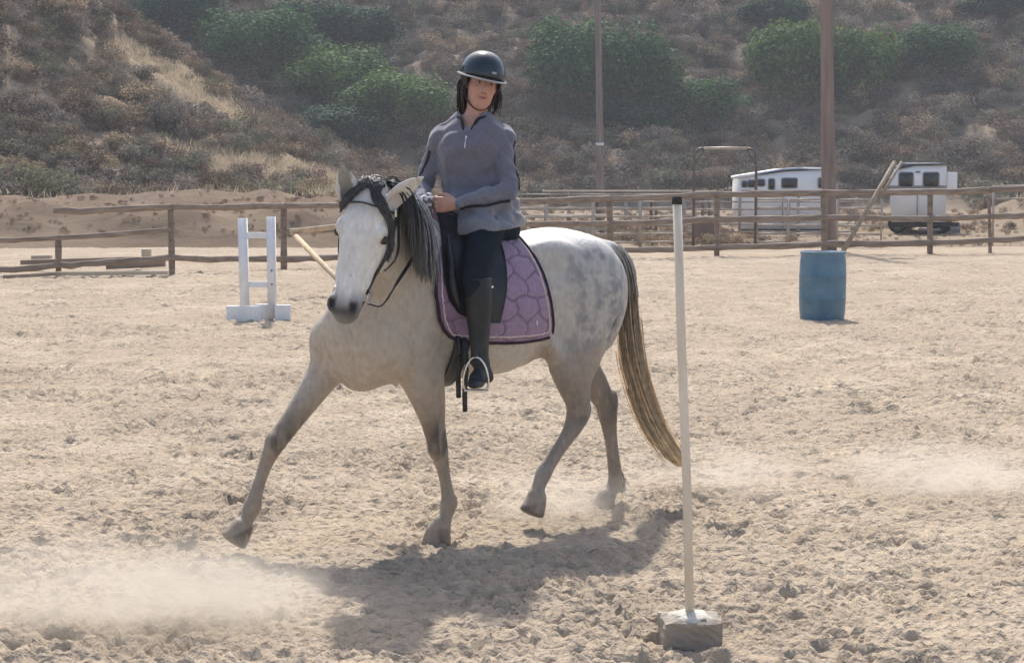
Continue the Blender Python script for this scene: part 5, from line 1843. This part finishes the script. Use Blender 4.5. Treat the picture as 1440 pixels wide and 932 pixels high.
# folds
_fr = np.random.default_rng(8)
for s, h_, k_ in ((1, HIPL, KNL), (-1, HIPR, KNR)):
    J.loft([(*(h_ - np.array([0, 0, .03])), .124, .124), (*(h_ * .66 + k_ * .34), .116, .120)], k=.05, side=(1, 0, 0))
for q in range(7):
    J.ell(np.array([.275, 0, 1.50 + .022 * q]) + _bf * _fr.uniform(.10, .14) + tor(20) * _fr.uniform(-.16, .18), (.05, .05, .007), .02, op='sub' if q % 2 else 'add')
X, Y, Z = J._xyz((slice(None),) * 3)
W = .007 * np.sin(Z * 58 + X * 26 + 2.2 * np.sin(Y * 19)) * np.clip((1.72 - Z) / .2, 0, 1) + .0036 * np.sin(X * 48 + Z * 36 + 2.6 * np.sin(Y * 21 + Z * 9)) + .0045 * (1 - np.abs(np.sin(X * 24 - Z * 30 + 1.6 * np.sin(Y * 14 + 1.0)))) ** 4 + .004 * (1 - np.abs(np.sin(Y * 26 + Z * 21 + 1.8 * np.sin(X * 17)))) ** 4 + .003 * np.sin(Y * 61 - Z * 44 + 2 * np.sin(X * 30))
J.D += W.astype(np.float32)
# open V at the neck
_ng = np.array([.288, -.010, 2.005])
J.ell(_ng + _bf * .055 + np.array([0, 0, .002]), (.048, .048, .085), .006, op='sub')
J.ell(_ng + np.array([0, 0, .06]), (.075, .075, .075), .006, op='sub')
hem = SDF.cut
J.cut(np.array([.27, 0, 1.468]), np.array([-.10, .06, -.99]))
_V, _F = J.skin()
_V = relax(_V, _F, 1, .4)
x, y, z = _V.T


def seg_d(V, a, b):
    ab = b - a
    t = np.clip(((V - a) @ ab) / (ab @ ab), 0, 1)
    q = V - a - t[:, None] * ab
    return np.linalg.norm(q, axis=1), t, q


C = np.tile(np.array([.165, .172, .205]), (len(_V), 1))
C = lerpc(C, (.152, .148, .178), sstep(1.62, 1.75, z) * sstep(.0, .09, (_V - np.array([.288, -.01, 0])) @ _bf))
C = lerpc(C, (.20, .21, .23), sstep(1.58, 1.50, z) * .7)
dL, tL, qL = seg_d(_V, SHL, ELL)
dL2, tL2, qL2 = seg_d(_V, ELL, WRL)
dR, tR, qR = seg_d(_V, SHR, ELR)
dR2, tR2, qR2 = seg_d(_V, ELR, WRR)
outL = wl((.95, .1, 0))
C *= (.92 + .16 * vnoise(_V, 30, 6))[:, None]
_me = mesh_np("jacket", _V, _F)
vcol(_me, C)
M_JACK = mat("grey_blue_fleece", (.9, .9, .9), (1.1, 1.1, 1.1), scale=120, rough=0.85, attr=True, spec=0.15, bump=.0008, bscale=350, sheen=.3)
M_NAVY = mat("navy_trim", (.012, .013, .020), (.022, .023, .032), scale=60, rough=.7)
jacket = obj("jacket", _me, M_JACK, person)
def stripe(pts, wd):
    c = np.array([J.cast(np.asarray(p) + d * .14, -d, .0015, .2) for p, d in pts])
    MB().tube(catmull(c, 4), wd, n=8, flat=(1, .25), up=tuple(np.mean([d for _, d in pts], axis=0))).build("sleeve_stripe", M_NAVY, jacket, True)


_o = _nrm(wl((.93, -.36, 0)))
stripe([(SHL + (ELL - SHL) * t - np.array([0, 0, .0]), _o) for t in np.linspace(.05, .98, 7)], .0095)
_o = _nrm(wl((.1, -.62, -.78)))
stripe([(ELL + (WRL - ELL) * t, _o) for t in np.linspace(.02, .97, 7)], .0115)
_o = _nrm(wl((-.62, -.78, 0)))
stripe([(SHR + (ELR - SHR) * t, _o) for t in np.linspace(.25, .95, 6)], .0085)
# collar, zip
cr = []
for a in np.linspace(-148, 148, 25):
    r = math.radians(a)
    q = _ng - _bf * math.cos(r) * .078 + _bl * math.sin(r) * .086 + np.array([0, 0, .020 - .034 * (abs(a) / 148) ** 2])
    cr.append(q)
cr = [cr[0] + _bf * .034 + np.array([0, 0, -.050]) + _bl * .020] + cr + [cr[-1] + _bf * .034 + np.array([0, 0, -.050]) - _bl * .020]
MB().tube(catmull(cr, 3), .024, n=10, flat=(.35, 1.0)).build("collar", M_NAVY, jacket, True)
_z0 = J.cast(np.array([.288, -.01, 1.925]) + _bf * .25, -_bf, .001, .3)
_z1 = J.cast(np.array([.288, -.01, 1.865]) + _bf * .25, -_bf, .001, .3)
MB().tube([_z0, (_z0 + _z1) / 2 + _bf * .002, _z1], .0035, n=6, up=(0, 1, 0)).build("zip", M_SILVER, jacket, True)
MB().box(_z0 + _bf * .004 - np.array([0, 0, .01]), (.008, .008, .022), bev=.002).build("zip_pull", M_SILVER, jacket)

# breeches
K = SDF((-.0, -.46, 1.10), (.72, .46, 1.68), .0065)
K.loft([(.255, 0, 1.60, .160, .122), (.255, 0, 1.52, .168, .128), (.265, 0, 1.47, .15, .11)], k=0, side=tor(12))
for s, h_, k_ in ((1, HIPL, KNL), (-1, HIPR, KNR)):
    K.ell(np.array([.20, .085 * s, 1.48]), (.10, .10, .09), .04)
    K.loft([(*(h_ - np.array([0, 0, .03])), .090, .090), (*(h_ * .65 + k_ * .35 + np.array([0, .012 * s, 0])), .090, .094), (*(h_ * .3 + k_ * .7), .074, .078), (*k_, .060, .060), (*(k_ + np.array([.0, .004 * s, -.07])), .054, .054)], k=.04, side=(1, 0, 0))
_V, _F = K.skin()
M_BREECH = mat("dark_navy_breeches", (.008, .013, .020), (.014, .022, .032), scale=8, rough=.8, spec=.15, bump=.003, bscale=18)
obj("breeches", mesh_np("breeches", relax(_V, _F, 2), _F), M_BREECH, person)
M_BOOT = mat("black_boot", (.013, .016, .019), (.024, .028, .032), scale=14, rough=.45, spec=.4, bump=.0015, bscale=40, c3=(.05, .046, .04), scale3=9, lo=.5, hi=.8)
for s, k_, a_, b_ in ((1, KNL, ANL, BALL), (-1, KNR, ANR, BALR)):
    fd = FD * np.array([1, s, 1])
    T = SDF(tuple(np.minimum(k_, b_) - np.array([.16, .14, .10])), tuple(np.maximum(k_, b_) + np.array([.20, .14, .06])), .006)
    T.loft([(*(k_ + np.array([-.01, 0, -.005])), .066, .066), (*(k_ * .75 + a_ * .25 + np.array([-.012, 0, 0])), .064, .066), (*(k_ * .45 + a_ * .55 + np.array([-.006, 0, 0])), .052, .054), (*(a_ + np.array([0, 0, .05])), .041, .043), (*a_, .040, .045)], k=0, side=(1, 0, 0), cap=.15)
    heel = a_ + np.array([-.035, 0, -.075])
    T.loft([(*(a_ + np.array([0, 0, .0])), .039, .044), (*(heel + np.array([0, 0, .012])), .032, .028), (*heel, .030, .018)], k=.02, side=FL * np.array([1, s, 1]))
    T.loft([(*heel, .030, .020), (*(a_ * .45 + b_ * .55 + np.array([0, 0, -.012])), .034, .032), (*(b_ + np.array([0, 0, -.002])), .041, .024), (*(b_ + fd * .055), .036, .020), (*(b_ + fd * .085), .024, .015)], k=.02, side=FL * np.array([1, s, 1]))
    _V, _F = T.skin()
    bo = obj("boot", mesh_np("boot", relax(_V, _F, 1), _F), M_BOOT, person)
    MB().tube([heel + np.array([.0, 0, -.022]), b_ + np.array([0, 0, -.026]), b_ + fd * .08 + np.array([0, 0, -.012])], [.026, .036, .022], n=10, flat=(1, .22)).build("sole", M_RUBBER_, bo, True) if False else None
    _tp = [k_ + np.array([-.01, 0, -.002]) + np.array([math.cos(q) * .066, math.sin(q) * .066, 0]) for q in np.linspace(0, 6.283, 25)]
    MB().tube(_tp, .004, n=6, cap=False).build("boot_trim", M_LEATHER, bo, True)
_q = np.array([.45, .41, 1.225])
MB().box(_q, (.012, .006, .012), bev=.002).build("badge", M_SILVER, person)

# glove on the right hand
GL = SDF(tuple(WRR - np.array([.10, .12, .10])), tuple(WRR + np.array([.20, .22, .12])), .0045)
fist(GL, WRR, DR, UPV, np.array([0, 1.0, -.1]), g=.0028)
_V, _F = GL.skin()
_me = mesh_np("glove", relax(_V, _F, 1, .3), _F)
_m = vnoise(_V, 70, 2)
vcol(_me, lerpc((.12, .11, .13), (.52, .50, .52), sstep(.42, .6, _m)))
obj("glove", _me, mat("mottled_knit", (.95, .95, .95), (1.05, 1.05, 1.05), scale=60, rough=.9, attr=True), person)

# helmet
M_HELM = mat("glossy_dark_helmet", (.012, .022, .030), (.018, .030, .040), scale=3, rough=.16, spec=.6)
M_RIM = mat("grey_helmet_rim", (.32, .34, .35), (.42, .43, .44), scale=10, rough=.3, metal=.3)
M_STRAP = mat("helmet_strap", (.025, .016, .020), (.045, .03, .035), scale=30, rough=.7)
hc = rh(0, -.012, .043)
nT, nP = 40, 14
V = []
for i in range(nP):
    ph = math.pi / 2 * (1 - i / (nP - 1))
    for j in range(nT):
        th = 2 * math.pi * j / nT
        e = 1.0
        V.append(hc + (RL * math.cos(th) * .112 + RF * math.sin(th) * .134) * math.cos(ph) ** .92 + RU * (.128 * math.sin(ph) ** .95))
q = [[i * nT + j, i * nT + (j + 1) % nT, (i + 1) * nT + (j + 1) % nT, (i + 1) * nT + j] for i in range(nP - 1) for j in range(nT)]
hm = MB().add(V, q)
inner = [hc + (RL * math.cos(2 * math.pi * j / nT) * .098 + RF * math.sin(2 * math.pi * j / nT) * .118) for j in range(nT)]
lower = [hc + (RL * math.cos(2 * math.pi * j / nT) * .098 + RF * math.sin(2 * math.pi * j / nT) * .112 * (.55 if math.sin(2 * math.pi * j / nT) > .3 else 1.0)) - RU * (.045 * (math.sin(2 * math.pi * j / nT) < .35)) for j in range(nT)]
b0 = (nP - 1) * nT
hm.v[0] = np.vstack([hm.v[0], inner])
hm.q.append(np.array([[b0 + j, b0 + (j + 1) % nT, nP * nT + (j + 1) % nT, nP * nT + j] for j in range(nT)]))
helmet = hm.build("helmet", M_HELM, person, True)
ring = [hc + RL * math.cos(t) * .117 + RF * (math.sin(t) * .139 + (.022 * max(0, math.sin(t)) ** 2)) - RU * .010 * max(0, math.sin(t)) for t in np.linspace(0, 2 * math.pi, 49)]
MB().tube(ring, .0046, n=8, cap=False, up=tuple(RU)).build("rim", M_RIM, helmet, True)
pk = []
for t in np.linspace(math.radians(15), math.radians(165), 17):
    a_ = hc + RL * math.cos(t) * .110 + RF * math.sin(t) * .130 - RU * .002
    b_ = hc + RL * math.cos(t) * .117 + RF * (math.sin(t) * .139 + .022 * math.sin(t) ** 2) - RU * .010 * math.sin(t)
    pk += [a_, b_]
MB().add(pk, [[2 * i, 2 * i + 1, 2 * i + 3, 2 * i + 2] for i in range(16)]).build("peak", M_HELM, helmet, True)
# padding that reaches down round ears and nape
pv = []
ts = np.linspace(math.radians(148), math.radians(392), 30)
for t in ts:
    for dz, sc in ((.004, .96), (-.028, .93), (-.055, .86)):
        pv.append(hc + RL * math.cos(t) * .105 * sc + RF * math.sin(t) * .118 * sc + RU * dz)
pq = [[i * 3 + k, i * 3 + 3 + k, i * 3 + 4 + k, i * 3 + 1 + k] for i in range(29) for k in range(2)]
MB().add(pv, pq).build("padding", M_STRAP, helmet, True)
em = hc + RL * .022 + RF * .131 + RU * .020
MB().box((0, 0, 0), (.022, .004, .010), bev=.002).build("emblem", M_RIM, helmet).matrix_local = Matrix.Translation(Vector(hc + RL * .024 + RF * .1285 + RU * .030)) @ Matrix(np.stack([RL, RF, RU], 1).tolist()).to_4x4()
st = [rh(.092, .0, .045), rh(.080, .014, -.02), rh(.068, .030, -.065), rh(.040, .050, -.098), rh(0, .060, -.112), rh(-.040, .050, -.098), rh(-.068, .030, -.065), rh(-.080, .014, -.02), rh(-.092, 0, .045)]
MB().tube(catmull(st, 5), .0075, n=8, flat=(1, .4), up=tuple(RU)).build("chin_strap", M_STRAP, helmet, True)
# hair: dark, straight, down to the shoulders
n, M_ = 320, 10
P = np.zeros((n, M_, 3))
for i in range(n):
    t = _hr.choice([_hr.uniform(math.radians(146), math.radians(250)), _hr.uniform(math.radians(250), math.radians(380))], p=[.62, .38])
    a = rh(math.cos(t) * .082, math.sin(t) * .09 - .01, .03)
    side = math.cos(t)
    e = a + np.array([0, 0, -(_hr.uniform(.06, .20) if side < 0 else _hr.uniform(.05, .16))]) + RL * side * _hr.uniform(-.02, .028) - RF * .05 + RF * .03 * _hr.normal() * .5
    m1 = a * .6 + e * .4 + RL * side * .018 + RF * -.008
    P[i] = catmull([a, m1, e], 5)[:M_ + 1][np.linspace(0, 10, M_).astype(int)]
strands(P, np.full((n, M_), .0055) * np.linspace(1, .45, M_), np.tile(np.array([.022, .017, .016]), (n, M_, 1)) * _hr.uniform(.6, 1.6, (n, 1, 1)), "hair", M_HAIR, person)
tag(person, "rider in dark helmet and grey-blue jacket seated on the grey horse", "person")
# ------------------------------------------------------------------ air: haze over the hills, dust kicked up by the hooves
def volume_mat(name, colour, density, aniso=0.0, falloff=False, scale=2.0, seed=(0, 0, 0), zpow=1.0):
    m = bpy.data.materials.new(name)
    m.use_nodes = True
    nt = m.node_tree
    N, L = nt.nodes, nt.links
    N.remove(N["Principled BSDF"])
    v = N.new("ShaderNodeVolumePrincipled")
    v.inputs["Color"].default_value = (*colour, 1)
    v.inputs["Density"].default_value = density
    v.inputs["Anisotropy"].default_value = aniso
    L.new(v.outputs[0], N["Material Output"].inputs["Volume"])
    if falloff:
        tc = N.new("ShaderNodeTexCoord")
        ln = N.new("ShaderNodeVectorMath")
        ln.operation = 'LENGTH'
        L.new(tc.outputs["Object"], ln.inputs[0])
        mr = N.new("ShaderNodeMapRange")
        mr.interpolation_type = 'SMOOTHSTEP'
        mr.inputs[1].default_value, mr.inputs[2].default_value = 1.0, 0.1
        mr.inputs[3].default_value, mr.inputs[4].default_value = 0.0, 1.0
        L.new(ln.outputs["Value"], mr.inputs[0])
        mp = N.new("ShaderNodeMapping")
        mp.inputs["Location"].default_value = seed
        L.new(tc.outputs["Object"], mp.inputs[0])
        nz = N.new("ShaderNodeTexNoise")
        nz.inputs["Scale"].default_value = scale
        nz.inputs["Detail"].default_value = 5.0
        nz.inputs["Roughness"].default_value = 0.6
        L.new(mp.outputs[0], nz.inputs["Vector"])
        m2 = N.new("ShaderNodeMapRange")
        m2.inputs[1].default_value, m2.inputs[2].default_value = 0.36, 0.68
        m2.inputs[4].default_value = density
        L.new(nz.outputs["Fac"], m2.inputs[0])
        mu = N.new("ShaderNodeMath")
        mu.operation = 'MULTIPLY'
        L.new(mr.outputs[0], mu.inputs[0])
        L.new(m2.outputs[0], mu.inputs[1])
        L.new(mu.outputs[0], v.inputs["Density"])
    return m


_b = MB().box((0, 0, 44.0), (840, 840, 91.0))
hz = obj("haze", _b.mesh("haze"), volume_mat("haze_air", (0.80, 0.86, 0.95), 0.00075))
tag(hz, "thin pale haze in the air over the arena and hills", "haze", kind="stuff")

for k, (px, py, r, dens, sc, lab) in enumerate([
        (165, 882, (1.1, .55, .30), 6.5, 2.6, "large pale dust cloud drifting low at the lower left"),
        (325, 856, (.45, .38, .20), 6.5, 3.0, "dust puff on the sand under the horse's lifted forefoot"),
        (790, 728, (.6, .45, .22), 4.0, 2.2, "thin dust round the hind hooves"),
        (1335, 690, (.75, .6, .24), 4.5, 1.8, "faint dust drifting at the right above the sand"),
        (1010, 690, (.8, .6, .24), 1.8, 1.8, "faint dust trail behind the tail")]):
    P = gnd(px, py)
    bm = bmesh.new()
    bmesh.ops.create_icosphere(bm, subdivisions=3, radius=1.0)
    me = bpy.data.meshes.new("dust_cloud")
    bm.to_mesh(me)
    bm.free()
    o = obj("dust_cloud", me, volume_mat("dust_%d" % k, (.97, .915, .82), dens, .45, True, sc, (k * 3.1, k * 1.7, 0)))
    o.location = (P[0], P[1], r[2] * .35)
    o.scale = r
    tag(o, lab, "dust", kind="stuff")
